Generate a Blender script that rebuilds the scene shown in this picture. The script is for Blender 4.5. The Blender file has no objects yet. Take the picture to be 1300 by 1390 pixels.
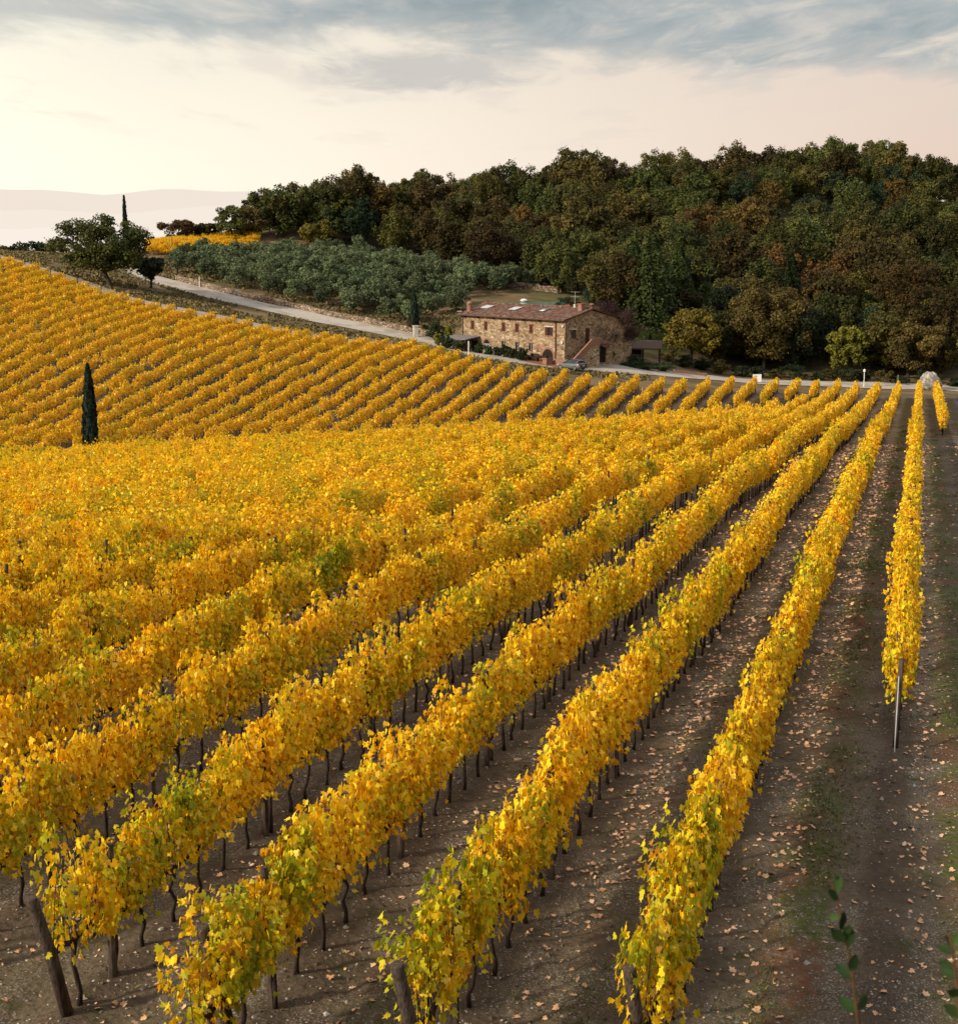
import bpy, math, random
import numpy as np
from mathutils import Vector

PI = math.pi
random.seed(7)
rng = np.random.default_rng(7)
scene = bpy.context.scene
COL = scene.collection

# ------------------------------------------------------------------ camera model
F, HOR, W, H = 2000.0, 310.0, 1300.0, 1390.0
CU, CV = W / 2, H / 2
TH = math.atan((CV - HOR) / F)
cT, sT = math.cos(TH), math.sin(TH)


def at(u, v, D):
    """World point on the line of sight of photo pixel (u, v) at forward distance D."""
    x = (u - CU) / F
    y = (CV - v) / F
    d = Vector((x, cT + y * sT, -sT + y * cT))
    return d * (D / d.y)


def project(x, y, z):
    dep = y * cT - z * sT
    up = y * sT + z * cT
    return CU + F * x / dep, CV - F * up / dep


# ------------------------------------------------------------------ rows of vines
PHI = math.radians(16.682)
SP = 2.5
ND = (math.cos(PHI), -math.sin(PHI))      # across the rows
RD = (math.sin(PHI), math.cos(PHI))       # along the rows
C6 = -0.08


def row_c(k):
    return 2.0 if k == 7 else C6 - (6 - k) * SP


# ------------------------------------------------------------------ terrain
ctrl = []


def cp(u, v, D):
    p = at(u, v, D)
    ctrl.append((p.x, p.y, p.z))


def cx(x, y, z):
    ctrl.append((x, y, z))


for k, lst in {
    5: [(15, -9.75), (24, -10.0), (30, -10.4), (44, -11.4), (60, -12.2), (90, -14.1), (126, -17.2), (160, -19.4), (186, -21.2)],
    3: [(16, -9.8), (21, -9.95), (29, -10.45), (41, -11.3), (56, -12.1), (82, -14.1), (126, -17.4), (181, -21.1)],
    1: [(20, -10.15), (27, -10.15), (38, -10.5), (60, -12.0), (90, -14.6), (120, -17.2), (150, -19.6)],
    9: [(15, -9.75), (30, -10.5), (60, -12.3), (100, -15.0), (150, -18.9), (190, -21.6)],
}.items():
    for y, z in lst:
        c = row_c(k) if k < 7 else 8.0
        s = (c / y + math.sin(PHI)) / math.cos(PHI)
        cx(s * y, y, z)
cx(-11, 20, -10.2); cx(-14, 34, -10.6); cx(-20, 50, -11.9); cx(-24, 68, -13.4); cx(-34, 90, -16.0)
cx(-5, 75, -13.4); cx(-55, 92, -16.4)
# crest of the near block, the dip behind it, the far block
for u, Dc, zc, Dd, zd, De, ze in ((-150, 112, -18.6, 124, -21.0, 134, -21.2), (0, 112, -18.6, 124, -20.9, 134, -21.1), (200, 114, -18.5, 127, -20.8, 137, -21.0),
                                  (400, 118, -18.3, 131, -20.7, 142, -21.0), (700, 130, -18.8, 142, -20.5, 150, -20.7),
                                  (950, 150, -20.1, 159, -20.9, 166, -20.9)):
    for D, z in ((Dc, zc), (Dd, zd), (De, ze)):
        cx((u - CU) / F * D * 1.0, D, z)
TRACK = [(-60, 338, 222), (42, 362, 215), (107, 382, 209), (168, 404, 203), (226, 417, 200), (291, 430, 199), (355, 443, 198), (417, 455, 197), (480, 469, 196), (530, 479, 196)]
ROAD = [(1420, 543, 204), (1300, 528, 206), (1180, 524, 205), (1050, 519, 203), (950, 511, 199), (880, 505, 196), (800, 498, 192), (720, 492, 192),
        (650, 481, 197), (600, 468, 203), (560, 459, 208), (480, 442, 213), (400, 426, 218), (320, 408, 222), (260, 393, 226),
        (215, 381, 230), (185, 371, 234), (166, 360, 240), (153, 350, 249), (140, 346, 262)]
for p in TRACK[:-2]: cp(*p)
for p in ROAD: cp(*p)
cp(0, 480, 168); cp(150, 500, 165); cp(300, 505, 168); cp(520, 520, 170); cp(760, 525, 173)
# farmhouse terrace and behind
cx(11, 191, -17.5); cx(-2, 204, -16.6); cx(16, 197, -17.5); cx(22, 203, -18.3); cx(4, 226, -11.5); cx(12, 236, -11.0); cx(20, 222, -12.8); cx(34, 214, -19.8); cp(870, 494, 204)
# olive grove
cp(262, 372, 240); cp(400, 405, 229); cp(560, 432, 222); cp(740, 400, 240); cp(640, 380, 252); cp(500, 350, 290); cp(330, 343, 280); cp(400, 370, 256)
# hill
cp(240, 336, 275); cp(300, 328, 290); cp(360, 320, 292); cp(450, 300, 305); cp(620, 288, 325); cp(740, 281, 330); cp(860, 266, 338); cp(1050, 262, 346); cp(1200, 250, 350); cp(1300, 284, 345); cp(1450, 300, 340)
cp(700, 345, 285); cp(900, 430, 232); cp(1000, 350, 280); cp(1100, 507, 213); cp(1290, 515, 214); cp(1200, 400, 262); cp(1420, 420, 255)
cx(-60, 340, -16); cx(-10, 380, -10); cx(40, 420, -6); cx(120, 440, -5); cx(-95, 262, -7.5); cx(-60, 262, -5.6); cx(-130, 300, -16); cx(-80, 300, -9); cx(-110, 215, -6)
# the bank below the photographer
for x in (-9, 0, 9):
    cx(x, 0, -1.7); cx(x, 4, -3.3); cx(x, 8, -6.5); cx(x, 11.5, -9.2); cx(x, 13.5, -9.7)

CP = np.array(ctrl)


def _tps(r2):
    return 0.5 * r2 * np.log(np.maximum(r2, 1e-9))


def _solve():
    n = len(CP)
    d2 = (CP[:, None, 0] - CP[None, :, 0]) ** 2 + (CP[:, None, 1] - CP[None, :, 1]) ** 2
    A = np.zeros((n + 3, n + 3))
    A[:n, :n] = _tps(d2) + np.eye(n) * 8.0
    P = np.c_[np.ones(n), CP[:, 0], CP[:, 1]]
    A[:n, n:] = P
    A[n:, :n] = P.T
    b = np.r_[CP[:, 2], 0, 0, 0]
    return np.linalg.solve(A, b)


WT = _solve()


def sstep(a, b, x):
    t = np.clip((x - a) / (b - a), 0, 1)
    return t * t * (3 - 2 * t)


def vnoise(x, y, seed=0):
    xi = np.floor(x); yi = np.floor(y)
    fx = x - xi; fy = y - yi
    fx = fx * fx * (3 - 2 * fx); fy = fy * fy * (3 - 2 * fy)

    def h(a, b):
        t = np.sin(a * 127.1 + b * 311.7 + seed * 74.7) * 43758.5453
        return t - np.floor(t)
    return (h(xi, yi) * (1 - fx) + h(xi + 1, yi) * fx) * (1 - fy) + (h(xi, yi + 1) * (1 - fx) + h(xi + 1, yi + 1) * fx) * fy


def zf(x, y):
    x = np.asarray(x, float); y = np.asarray(y, float)
    shp = np.broadcast(x, y).shape
    X = np.broadcast_to(x, shp).ravel(); Y = np.broadcast_to(y, shp).ravel()
    out = np.empty(len(X))
    for i in range(0, len(X), 20000):
        a = np.clip(X[i:i + 20000], -190, 190); b = np.clip(Y[i:i + 20000], -5, 470)
        d2 = (a[:, None] - CP[None, :, 0]) ** 2 + (b[:, None] - CP[None, :, 1]) ** 2
        out[i:i + 20000] = _tps(d2) @ WT[:-3] + WT[-3] + WT[-2] * a + WT[-1] * b
    far = sstep(390, 700, np.hypot(X, Y))
    out = out * (1 - far) + far * (-75.0)
    # tilled lanes: a low berm under each row, wheel ruts beside it
    c = X * ND[0] + Y * ND[1]
    q = (c - C6) / SP
    q = q - np.floor(q)
    near = sstep(13.5, 17, Y) * (1 - sstep(110, 160, Y)) * sstep(14, 8, np.abs(c + 2) - 12)
    berm = np.exp(-(np.minimum(q, 1 - q) / 0.11) ** 2) * 0.07 - np.exp(-((np.minimum(q, 1 - q) - 0.30) / 0.07) ** 2) * 0.05
    out += near * berm
    out += near * ((vnoise(X * 1.7, Y * 1.7) - .5) * .07 + (vnoise(X * 4.5, Y * 4.5, 3) - .5) * .07)
    return out.reshape(shp)


def z1(x, y):
    return float(zf(np.array([x]), np.array([y]))[0])


def place(u, D):
    """Ground point under photo column u at forward distance D."""
    x = (u - CU) / F * D; z = -15.0
    for _ in range(4):
        z = z1(x, D)
        x = (u - CU) / F * (D * cT - z * sT)
    return Vector((x, D, z))


# ------------------------------------------------------------------ node helpers
def mat_new(name):
    m = bpy.data.materials.new(name)
    m.use_nodes = True
    nt = m.node_tree
    nt.nodes.clear()
    return m, nt


def nd(nt, typ, **kw):
    n = nt.nodes.new(typ)
    for k, v in kw.items():
        if k == 'ins':
            for kk, vv in v.items():
                if isinstance(vv, bpy.types.NodeSocket):
                    nt.links.new(vv, n.inputs[kk])
                else:
                    n.inputs[kk].default_value = vv
        else:
            setattr(n, k, v)
    return n


def mth(nt, op, a, b=None, c=None, clamp=False):
    n = nt.nodes.new('ShaderNodeMath'); n.operation = op; n.use_clamp = clamp
    for i, v in enumerate((a, b, c)):
        if v is None: continue
        if isinstance(v, bpy.types.NodeSocket): nt.links.new(v, n.inputs[i])
        else: n.inputs[i].default_value = v
    return n.outputs[0]


def mixc(nt, fac, a, b, blend='MIX'):
    n = nt.nodes.new('ShaderNodeMix'); n.data_type = 'RGBA'; n.blend_type = blend
    for i, v in ((0, fac), (6, a), (7, b)):
        if isinstance(v, bpy.types.NodeSocket): nt.links.new(v, n.inputs[i])
        else: n.inputs[i].default_value = v if i == 0 else (*v[:3], 1)
    return n.outputs[2]


def ramp(nt, fac, stops, interp='LINEAR'):
    n = nt.nodes.new('ShaderNodeValToRGB'); n.color_ramp.interpolation = interp
    cr = n.color_ramp
    while len(cr.elements) > 1: cr.elements.remove(cr.elements[-1])
    cr.elements[0].position = stops[0][0]; cr.elements[0].color = (*stops[0][1], 1)
    for p, c in stops[1:]:
        e = cr.elements.new(p); e.color = (*c, 1)
    nt.links.new(fac, n.inputs[0])
    return n.outputs[0]


def rng_map(nt, v, a, b, c=0.0, d=1.0, smooth=True):
    n = nt.nodes.new('ShaderNodeMapRange'); n.interpolation_type = 'SMOOTHSTEP' if smooth else 'LINEAR'
    nt.links.new(v, n.inputs[0])
    for i, x in enumerate((a, b, c, d)): n.inputs[1 + i].default_value = x
    return n.outputs[0]


def noise(nt, vec, scale, detail=3, rough=.55, dist=0.0):
    n = nd(nt, 'ShaderNodeTexNoise', ins={'Scale': scale, 'Detail': detail, 'Roughness': rough, 'Distortion': dist})
    nt.links.new(vec, n.inputs['Vector'])
    return n.outputs['Fac']


def out(nt, sh):
    o = nt.nodes.new('ShaderNodeOutputMaterial')
    nt.links.new(sh, o.inputs['Surface'])


def principled(nt, color, rough=.8, spec=.2, metal=0.0, normal=None):
    p = nt.nodes.new('ShaderNodeBsdfPrincipled')
    if isinstance(color, bpy.types.NodeSocket): nt.links.new(color, p.inputs['Base Color'])
    else: p.inputs['Base Color'].default_value = (*color, 1)
    if isinstance(rough, bpy.types.NodeSocket): nt.links.new(rough, p.inputs['Roughness'])
    else: p.inputs['Roughness'].default_value = rough
    p.inputs['Specular IOR Level'].default_value = spec
    p.inputs['Metallic'].default_value = metal
    if normal is not None: nt.links.new(normal, p.inputs['Normal'])
    return p.outputs[0]


def bump(nt, h, strength=.5, dist=.05):
    b = nd(nt, 'ShaderNodeBump', ins={'Strength': strength, 'Distance': dist, 'Height': h})
    return b.outputs[0]


def pos(nt):
    return nt.nodes.new('ShaderNodeNewGeometry').outputs['Position']


def sep(nt, v):
    s = nt.nodes.new('ShaderNodeSeparateXYZ'); nt.links.new(v, s.inputs[0])
    return s.outputs


def simple(name, c1, c2=None, scale=4.0, rough=.85, spec=.15, metal=0.0, bmp=.0):
    m, nt = mat_new(name)
    P = pos(nt)
    n = noise(nt, P, scale, 4, .6)
    c = mixc(nt, rng_map(nt, n, .3, .7), c1, c2 or tuple(x * .7 for x in c1))
    nor = bump(nt, n, bmp, .03) if bmp else None
    out(nt, principled(nt, c, rough, spec, metal, nor))
    return m


# ------------------------------------------------------------------ materials
M = {}


def mat_leaf():
    m, nt = mat_new('vine_leaf')
    P = pos(nt)
    r = nd(nt, 'ShaderNodeAttribute', attribute_name='rnd').outputs['Fac']
    r2 = mth(nt, 'FRACT', mth(nt, 'MULTIPLY', r, 17.31))
    px = sep(nt, P)
    col = ramp(nt, r, [(0, (.26, .10, .014)), (.05, (.58, .26, .01)), (.18, (.92, .475, .005)), (.55, (.98, .615, .009)), (.90, (.98, .70, .025)), (1, (.94, .68, .13))])
    grn = ramp(nt, r2, [(0, (.08, .13, .008)), (.4, (.24, .29, .012)), (.8, (.52, .47, .014)), (1, (.70, .58, .016))])
    n = noise(nt, P, .30, 3, .6)
    n2 = noise(nt, P, 1.9, 2, .5)
    a = mth(nt, 'ADD', mth(nt, 'MULTIPLY', n, .9), mth(nt, 'MULTIPLY', n2, .55))
    a = mth(nt, 'ADD', a, mth(nt, 'MULTIPLY', mth(nt, 'SUBTRACT', r2, .5), .34))
    prox = rng_map(nt, px[1], 15.0, 24.0, .11, .0)
    a = mth(nt, 'ADD', a, prox)
    a = mth(nt, 'SUBTRACT', a, rng_map(nt, px[1], 80.0, 160.0, .0, .05))
    g = rng_map(nt, a, .735, .885)
    c = mixc(nt, g, col, grn)
    far = rng_map(nt, px[1], 70.0, 150.0, 0.0, 1.0)
    ochre = mixc(nt, r2, (.56, .31, .025), (.90, .56, .045))
    c = mixc(nt, mth(nt, 'MULTIPLY', far, .30), c, ochre)
    p = principled(nt, c, .55, .25)
    t = nd(nt, 'ShaderNodeBsdfTranslucent'); nt.links.new(c, t.inputs[0])
    mx = nd(nt, 'ShaderNodeMixShader', ins={0: .34}); nt.links.new(p, mx.inputs[1]); nt.links.new(t.outputs[0], mx.inputs[2])
    out(nt, mx.outputs[0])
    return m


def mat_foliage(name, stops, trans=.22, var=.48, hue=.03):
    k_ = .95 if name == 'oak_gold' else .90 if name == 'oak_green' else .76 if name.startswith('oak_') else .6 if name == 'red_twig' else 1.0
    stops = [(p, tuple(x * k_ for x in c)) for p, c in stops]
    m, nt = mat_new(name)
    r = nd(nt, 'ShaderNodeAttribute', attribute_name='rnd').outputs['Fac']
    oi = nt.nodes.new('ShaderNodeObjectInfo').outputs['Random']
    P = pos(nt)
    n = noise(nt, P, .45, 2)
    f = mth(nt, 'ADD', mth(nt, 'MULTIPLY', r, .6), mth(nt, 'MULTIPLY', n, .4))
    c = ramp(nt, f, stops)
    h = nd(nt, 'ShaderNodeHueSaturation', ins={'Color': c})
    nt.links.new(mth(nt, 'ADD', mth(nt, 'MULTIPLY', oi, hue * 2), .5 - hue), h.inputs['Hue'])
    o2 = mth(nt, 'FRACT', mth(nt, 'MULTIPLY', oi, 13.7))
    nt.links.new(mth(nt, 'ADD', mth(nt, 'MULTIPLY', o2, var * 2), 1 - var), h.inputs['Value'])
    c = h.outputs[0]
    p = principled(nt, c, .65, .15)
    t = nd(nt, 'ShaderNodeBsdfTranslucent'); nt.links.new(c, t.inputs[0])
    mx = nd(nt, 'ShaderNodeMixShader', ins={0: trans}); nt.links.new(p, mx.inputs[1]); nt.links.new(t.outputs[0], mx.inputs[2])
    out(nt, mx.outputs[0])
    return m


def mat_ground():
    m, nt = mat_new('ground_soil')
    P = pos(nt)
    px = sep(nt, P)
    z = nd(nt, 'ShaderNodeAttribute', attribute_name='zone').outputs['Color']
    zs = nd(nt, 'ShaderNodeSeparateColor'); nt.links.new(z, zs.inputs[0])
    n1 = noise(nt, P, .8, 5, .65)
    n2 = noise(nt, P, 9.0, 6, .7)
    n3 = noise(nt, P, .22, 3, .6)
    vor = nd(nt, 'ShaderNodeTexVoronoi', ins={'Scale': 26.0}); nt.links.new(P, vor.inputs['Vector'])
    vor2 = nd(nt, 'ShaderNodeTexVoronoi', ins={'Scale': 9.0}); nt.links.new(P, vor2.inputs['Vector'])
    soil = mixc(nt, n2, (.058, .042, .027), (.215, .162, .110))
    soil = mixc(nt, rng_map(nt, n1, .35, .7), soil, mixc(nt, n2, (.042, .030, .019), (.145, .106, .070)))
    # pale gravel
    grv = mth(nt, 'MULTIPLY', rng_map(nt, noise(nt, P, .55, 4, .6), .40, .60), rng_map(nt, vor.outputs['Distance'], .5, .15))
    soil = mixc(nt, mth(nt, 'MULTIPLY', grv, .75), soil, mixc(nt, vor.outputs['Color'], (.15, .135, .115), (.55, .51, .46)))
    # lane pattern in the field
    c = mth(nt, 'ADD', mth(nt, 'MULTIPLY', px[0], ND[0]), mth(nt, 'MULTIPLY', px[1], ND[1]))
    c = mth(nt, 'ADD', c, mth(nt, 'MULTIPLY', mth(nt, 'SUBTRACT', noise(nt, P, .5, 3), .5), .7))
    q = mth(nt, 'FRACT', mth(nt, 'DIVIDE', mth(nt, 'SUBTRACT', c, C6 - 100 * SP), SP))
    dd = mth(nt, 'ABSOLUTE', mth(nt, 'SUBTRACT', q, .5))             # 0 mid lane, .5 on the row
    strip = mth(nt, 'MULTIPLY', rng_map(nt, dd, .24, .12), rng_map(nt, noise(nt, P, .33, 4, .65), .32, .52))
    right = rng_map(nt, c, -2.9, -2.2)
    strip = mth(nt, 'MULTIPLY', strip, mth(nt, 'ADD', mth(nt, 'MULTIPLY', right, .75), .25))
    gcol = mixc(nt, n2, (.035, .044, .011), (.125, .138, .034))
    gcol = mixc(nt, rng_map(nt, noise(nt, P, .4, 3), .45, .6), gcol, mixc(nt, n2, (.075, .032, .017), (.21, .095, .052)))
    gx = rng_map(nt, noise(nt, P, 7.0, 7, .75), .40, .56)
    fld = mixc(nt, mth(nt, 'MULTIPLY', strip, gx), soil, gcol)
    weeds = mth(nt, 'MULTIPLY', rng_map(nt, noise(nt, P, 1.3, 4, .65), .57, .68), gx)
    fld = mixc(nt, mth(nt, 'MULTIPLY', weeds, .7), fld, mixc(nt, n2, (.02, .03, .008), (.07, .085, .02)))
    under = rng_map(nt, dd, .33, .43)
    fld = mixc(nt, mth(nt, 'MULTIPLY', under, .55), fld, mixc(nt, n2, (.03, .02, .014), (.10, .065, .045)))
    # grassy slope (zone red), forest floor (zone green)
    grass = mixc(nt, n2, (.055, .042, .018), (.19, .135, .062))
    grass = mixc(nt, rng_map(nt, n3, .4, .62), grass, mixc(nt, n2, (.13, .085, .048), (.31, .21, .125)))
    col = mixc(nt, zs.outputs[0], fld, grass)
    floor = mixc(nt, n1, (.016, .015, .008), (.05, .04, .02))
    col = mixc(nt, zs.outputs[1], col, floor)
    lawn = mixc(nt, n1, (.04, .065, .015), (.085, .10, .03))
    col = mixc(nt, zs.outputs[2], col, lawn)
    hz = rng_map(nt, px[1], 600.0, 4000.0, 0, 1)  # distance haze painted into the colour of the far plain
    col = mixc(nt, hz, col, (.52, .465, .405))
    h = mth(nt, 'ADD', mth(nt, 'MULTIPLY', n2, .8), mth(nt, 'MULTIPLY', vor2.outputs['Distance'], .5))
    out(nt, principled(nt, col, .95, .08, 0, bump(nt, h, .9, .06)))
    return m


def mat_road():
    m, nt = mat_new('pale_gravel')
    P = pos(nt)
    n = noise(nt, P, 1.2, 5, .65); n2 = noise(nt, P, .25, 3)
    c = mixc(nt, n, (.34, .29, .24), (.56, .50, .44))
    c = mixc(nt, rng_map(nt, n2, .45, .65), c, mixc(nt, n, (.25, .205, .16), (.42, .355, .29)))
    out(nt, principled(nt, c, .95, .05, 0, bump(nt, n, .6, .05)))
    return m


def mat_track():
    m, nt = mat_new('dirt_track')
    P = pos(nt)
    n = noise(nt, P, 1.0, 5, .65); n2 = noise(nt, P, .3, 4)
    c = mixc(nt, n, (.27, .21, .165), (.46, .385, .32))
    g = mixc(nt, n, (.09, .075, .03), (.19, .145, .07))
    c = mixc(nt, mth(nt, 'MULTIPLY', rng_map(nt, n2, .55, .70), .7), c, g)
    out(nt, principled(nt, c, .95, .05, 0, bump(nt, n, .6, .05)))
    return m


def mat_stone(name, s=2.6, cols=None, mort=(.30, .235, .165)):
    m, nt = mat_new(name)
    tc = nt.nodes.new('ShaderNodeTexCoord').outputs['Object']
    mp = nd(nt, 'ShaderNodeMapping'); mp.inputs['Scale'].default_value = (1, 1, 1.6); nt.links.new(tc, mp.inputs[0])
    wn = nd(nt, 'ShaderNodeTexNoise', ins={'Scale': 3.0}); nt.links.new(mp.outputs[0], wn.inputs['Vector'])
    mx = nd(nt, 'ShaderNodeVectorMath', operation='MULTIPLY_ADD', ins={1: (.18, .18, .18)}); nt.links.new(wn.outputs['Color'], mx.inputs[0]); nt.links.new(mp.outputs[0], mx.inputs[2])
    v = nd(nt, 'ShaderNodeTexVoronoi', ins={'Scale': s}); nt.links.new(mx.outputs[0], v.inputs['Vector'])
    e = nd(nt, 'ShaderNodeTexVoronoi', feature='DISTANCE_TO_EDGE', ins={'Scale': s}); nt.links.new(mx.outputs[0], e.inputs['Vector'])
    sc = nd(nt, 'ShaderNodeSeparateColor'); nt.links.new(v.outputs['Color'], sc.inputs[0])
    c = ramp(nt, sc.outputs[0], cols or [(0, (.07, .042, .024)), (.2, (.19, .115, .06)), (.45, (.33, .21, .115)), (.7, (.42, .285, .165)), (.88, (.48, .36, .235)), (.96, (.56, .47, .36)), (1, (.33, .13, .07))])
    n = noise(nt, tc, 6.0, 5, .7)
    c = mixc(nt, .25, c, mixc(nt, n, (.16, .10, .065), (.44, .33, .22)))
    big = noise(nt, tc, .5, 3, .6)
    c = mixc(nt, mth(nt, 'MULTIPLY', rng_map(nt, big, .42, .66), .35), c, (.13, .08, .05))
    c = mixc(nt, rng_map(nt, e.outputs['Distance'], .09, .02), c, mort)
    h = rng_map(nt, e.outputs['Distance'], 0, .15)
    out(nt, principled(nt, c, .92, .1, 0, bump(nt, h, .9, .06)))
    return m


def mat_roof():
    m, nt = mat_new('terracotta_tiles')
    tc = nt.nodes.new('ShaderNodeTexCoord').outputs['Object']
    p = sep(nt, tc)
    wx = mth(nt, 'SINE', mth(nt, 'MULTIPLY', p[0], 2 * PI / .26))
    fy = mth(nt, 'FRACT', mth(nt, 'MULTIPLY', p[1], 2.6))
    cell = nd(nt, 'ShaderNodeTexVoronoi', ins={'Scale': 3.2}); nt.links.new(tc, cell.inputs['Vector'])
    sc = nd(nt, 'ShaderNodeSeparateColor'); nt.links.new(cell.outputs['Color'], sc.inputs[0])
    c = ramp(nt, sc.outputs[1], [(0, (.10, .045, .034)), (.4, (.20, .092, .064)), (.75, (.265, .14, .10)), (.95, (.31, .215, .165)), (1, (.40, .32, .26))])
    n = noise(nt, tc, 1.3, 4, .65)
    c = mixc(nt, rng_map(nt, n, .5, .72), c, mixc(nt, sc.outputs[0], (.11, .085, .065), (.24, .18, .145)))
    c = mixc(nt, rng_map(nt, wx, -.2, -1.0), c, (.06, .03, .025))
    h = mth(nt, 'ADD', wx, mth(nt, 'MULTIPLY', fy, .7))
    out(nt, principled(nt, c, .9, .1, 0, bump(nt, h, .8, .06)))
    return m


def mat_brick():
    m, nt = mat_new('red_brick')
    tc = nt.nodes.new('ShaderNodeTexCoord').outputs['Object']
    n = noise(nt, tc, 5.0, 5, .7)
    v = nd(nt, 'ShaderNodeTexVoronoi', ins={'Scale': 7.0}); nt.links.new(tc, v.inputs['Vector'])
    sc = nd(nt, 'ShaderNodeSeparateColor'); nt.links.new(v.outputs['Color'], sc.inputs[0])
    c = mixc(nt, sc.outputs[0], (.15, .062, .04), (.30, .135, .088))
    c = mixc(nt, mth(nt, 'MULTIPLY', n, .5), c, (.33, .24, .18))
    out(nt, principled(nt, c, .92, .1, 0, bump(nt, n, .6, .03)))
    return m


def mat_wood(name, a, b):
    m, nt = mat_new(name)
    tc = nt.nodes.new('ShaderNodeTexCoord').outputs['Object']
    mp = nd(nt, 'ShaderNodeMapping'); mp.inputs['Scale'].default_value = (14, 14, 2.2); nt.links.new(tc, mp.inputs[0])
    n = noise(nt, mp.outputs[0], 2.0, 5, .7)
    c = mixc(nt, rng_map(nt, n, .3, .7), a, b)
    out(nt, principled(nt, c, .9, .1, 0, bump(nt, n, .9, .02)))
    return m


M['leaf'] = mat_leaf()
M['clod'] = simple('soil_clod', (.15, .11, .075), (.07, .05, .034), 6.0, .95, .05)
M['fallen'] = simple('fallen_leaf', (.72, .46, .31), (.50, .25, .11), 5.0, .8)
M['vinewood'] = mat_wood('vine_bark', (.016, .011, .009), (.06, .042, .034))
M['post'] = mat_wood('weathered_post', (.028, .020, .016), (.11, .08, .062))
M['greypost'] = mat_wood('grey_post', (.10, .085, .07), (.24, .20, .17))
M['bark'] = mat_wood('tree_bark', (.025, .019, .014), (.085, .065, .05))
M['oak_green'] = mat_foliage('oak_green', var=.5, stops= [(.1, (.018, .024, .007)), (.45, (.058, .064, .016)), (.8, (.12, .112, .026)), (1, (.18, .14, .03))])
M['oak_olive'] = mat_foliage('oak_olive', [(.1, (.028, .025, .008)), (.45, (.085, .074, .018)), (.8, (.16, .125, .028)), (1, (.22, .16, .034))])
M['oak_rust'] = mat_foliage('oak_rust', [(.1, (.034, .022, .008)), (.45, (.11, .068, .018)), (.8, (.19, .105, .026)), (1, (.25, .135, .032))], hue=.012)
M['oak_dark'] = mat_foliage('oak_dark', [(.1, (.008, .014, .007)), (.45, (.026, .039, .017)), (.8, (.054, .069, .026)), (1, (.078, .088, .032))])
M['oak_gold'] = mat_foliage('oak_gold', [(.1, (.045, .036, .008)), (.45, (.14, .115, .018)), (.8, (.25, .195, .028)), (1, (.32, .24, .033))], var=.12)
M['oak_brown'] = mat_foliage('oak_brown', [(.1, (.026, .02, .008)), (.45, (.078, .058, .018)), (.8, (.14, .098, .027)), (1, (.19, .125, .034))], hue=.015)
M['dome'] = mat_foliage('dome_oak', [(.1, (.03, .022, .008)), (.45, (.098, .07, .02)), (.8, (.18, .125, .03)), (1, (.25, .165, .038))], var=.1, hue=.008)
M['pine'] = mat_foliage('pine_green', [(.1, (.007, .012, .004)), (.45, (.022, .034, .009)), (.8, (.05, .062, .014)), (1, (.072, .082, .017))], hue=.015)
M['olive'] = mat_foliage('olive_silver', [(.1, (.024, .032, .013)), (.45, (.078, .10, .044)), (.8, (.16, .195, .095)), (1, (.255, .295, .17))], .12, .35, .015)
M['cypress'] = mat_foliage('cypress_green', [(.1, (.004, .009, .006)), (.45, (.012, .022, .013)), (.8, (.026, .042, .022)), (1, (.042, .058, .028))], .12, .15, .01)
M['hedge'] = mat_foliage('hedge_green', [(.1, (.008, .015, .006)), (.45, (.024, .04, .014)), (.8, (.055, .078, .025)), (1, (.085, .105, .03))], .15, .3, .02)
M['bluebush'] = mat_foliage('blue_green_bush', [(.1, (.012, .026, .02)), (.45, (.035, .07, .053)), (.8, (.075, .125, .1)), (1, (.11, .165, .13))], .15, .15, .01)
M['twig'] = mat_foliage('red_twig', [(.1, (.02, .010, .010)), (.45, (.055, .028, .026)), (.8, (.10, .05, .046)), (1, (.14, .075, .065))], .05, .1, .01)
M['laurel'] = mat_foliage('laurel_leaf', [(.1, (.012, .026, .008)), (.45, (.03, .062, .015)), (.8, (.06, .10, .024)), (1, (.08, .12, .03))], .25, .1, .01)
M['stem'] = simple('red_stem', (.12, .045, .02), (.05, .035, .014), 20)
M['grass'] = mat_foliage('grass_blade', [(.1, (.04, .055, .014)), (.45, (.10, .12, .03)), (.8, (.19, .15, .05)), (1, (.26, .13, .06))], .2, .2, .02)
M['drygrass'] = mat_foliage('dry_grass_tuft', [(.1, (.075, .065, .026)), (.4, (.145, .12, .045)), (.75, (.22, .165, .075)), (1, (.30, .22, .115))], .15, .1, .01)
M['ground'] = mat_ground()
M['road'] = mat_road()
M['track'] = mat_track()
M['stone'] = mat_stone('rubble_stone', 2.3)
M['drystone'] = mat_stone('dry_stone', 2.4, [(0, (.12, .08, .06)), (.4, (.28, .20, .145)), (.8, (.40, .31, .235)), (1, (.46, .39, .32))], (.05, .035, .025))
M['boulder'] = simple('boulder_stone', (.44, .40, .355), (.13, .11, .09), 2.2, .9, .1, 0, .8)
M['roof'] = mat_roof()
M['brick'] = mat_brick()
M['shedroof'] = simple('old_brown_tiles', (.13, .085, .065), (.075, .05, .04), 5)
M['shutter'] = mat_wood('brown_shutter', (.045, .017, .013), (.10, .037, .027))
M['lintel'] = simple('pale_lintel', (.52, .49, .44), (.38, .34, .29), 3)
M['gutter'] = simple('copper_brown', (.07, .035, .025), (.045, .025, .02), 3, .5, .4)
M['darkwood'] = mat_wood('dark_timber', (.02, .013, .010), (.065, .04, .03))
M['hole'] = simple('dark_doorway', (.012, .010, .009), (.02, .016, .013), 2)  # near-black colour stands in for the unlit depth of openings
M['white'] = simple('white_paint', (.78, .77, .74), (.62, .6, .57), 5, .6, .3)
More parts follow.
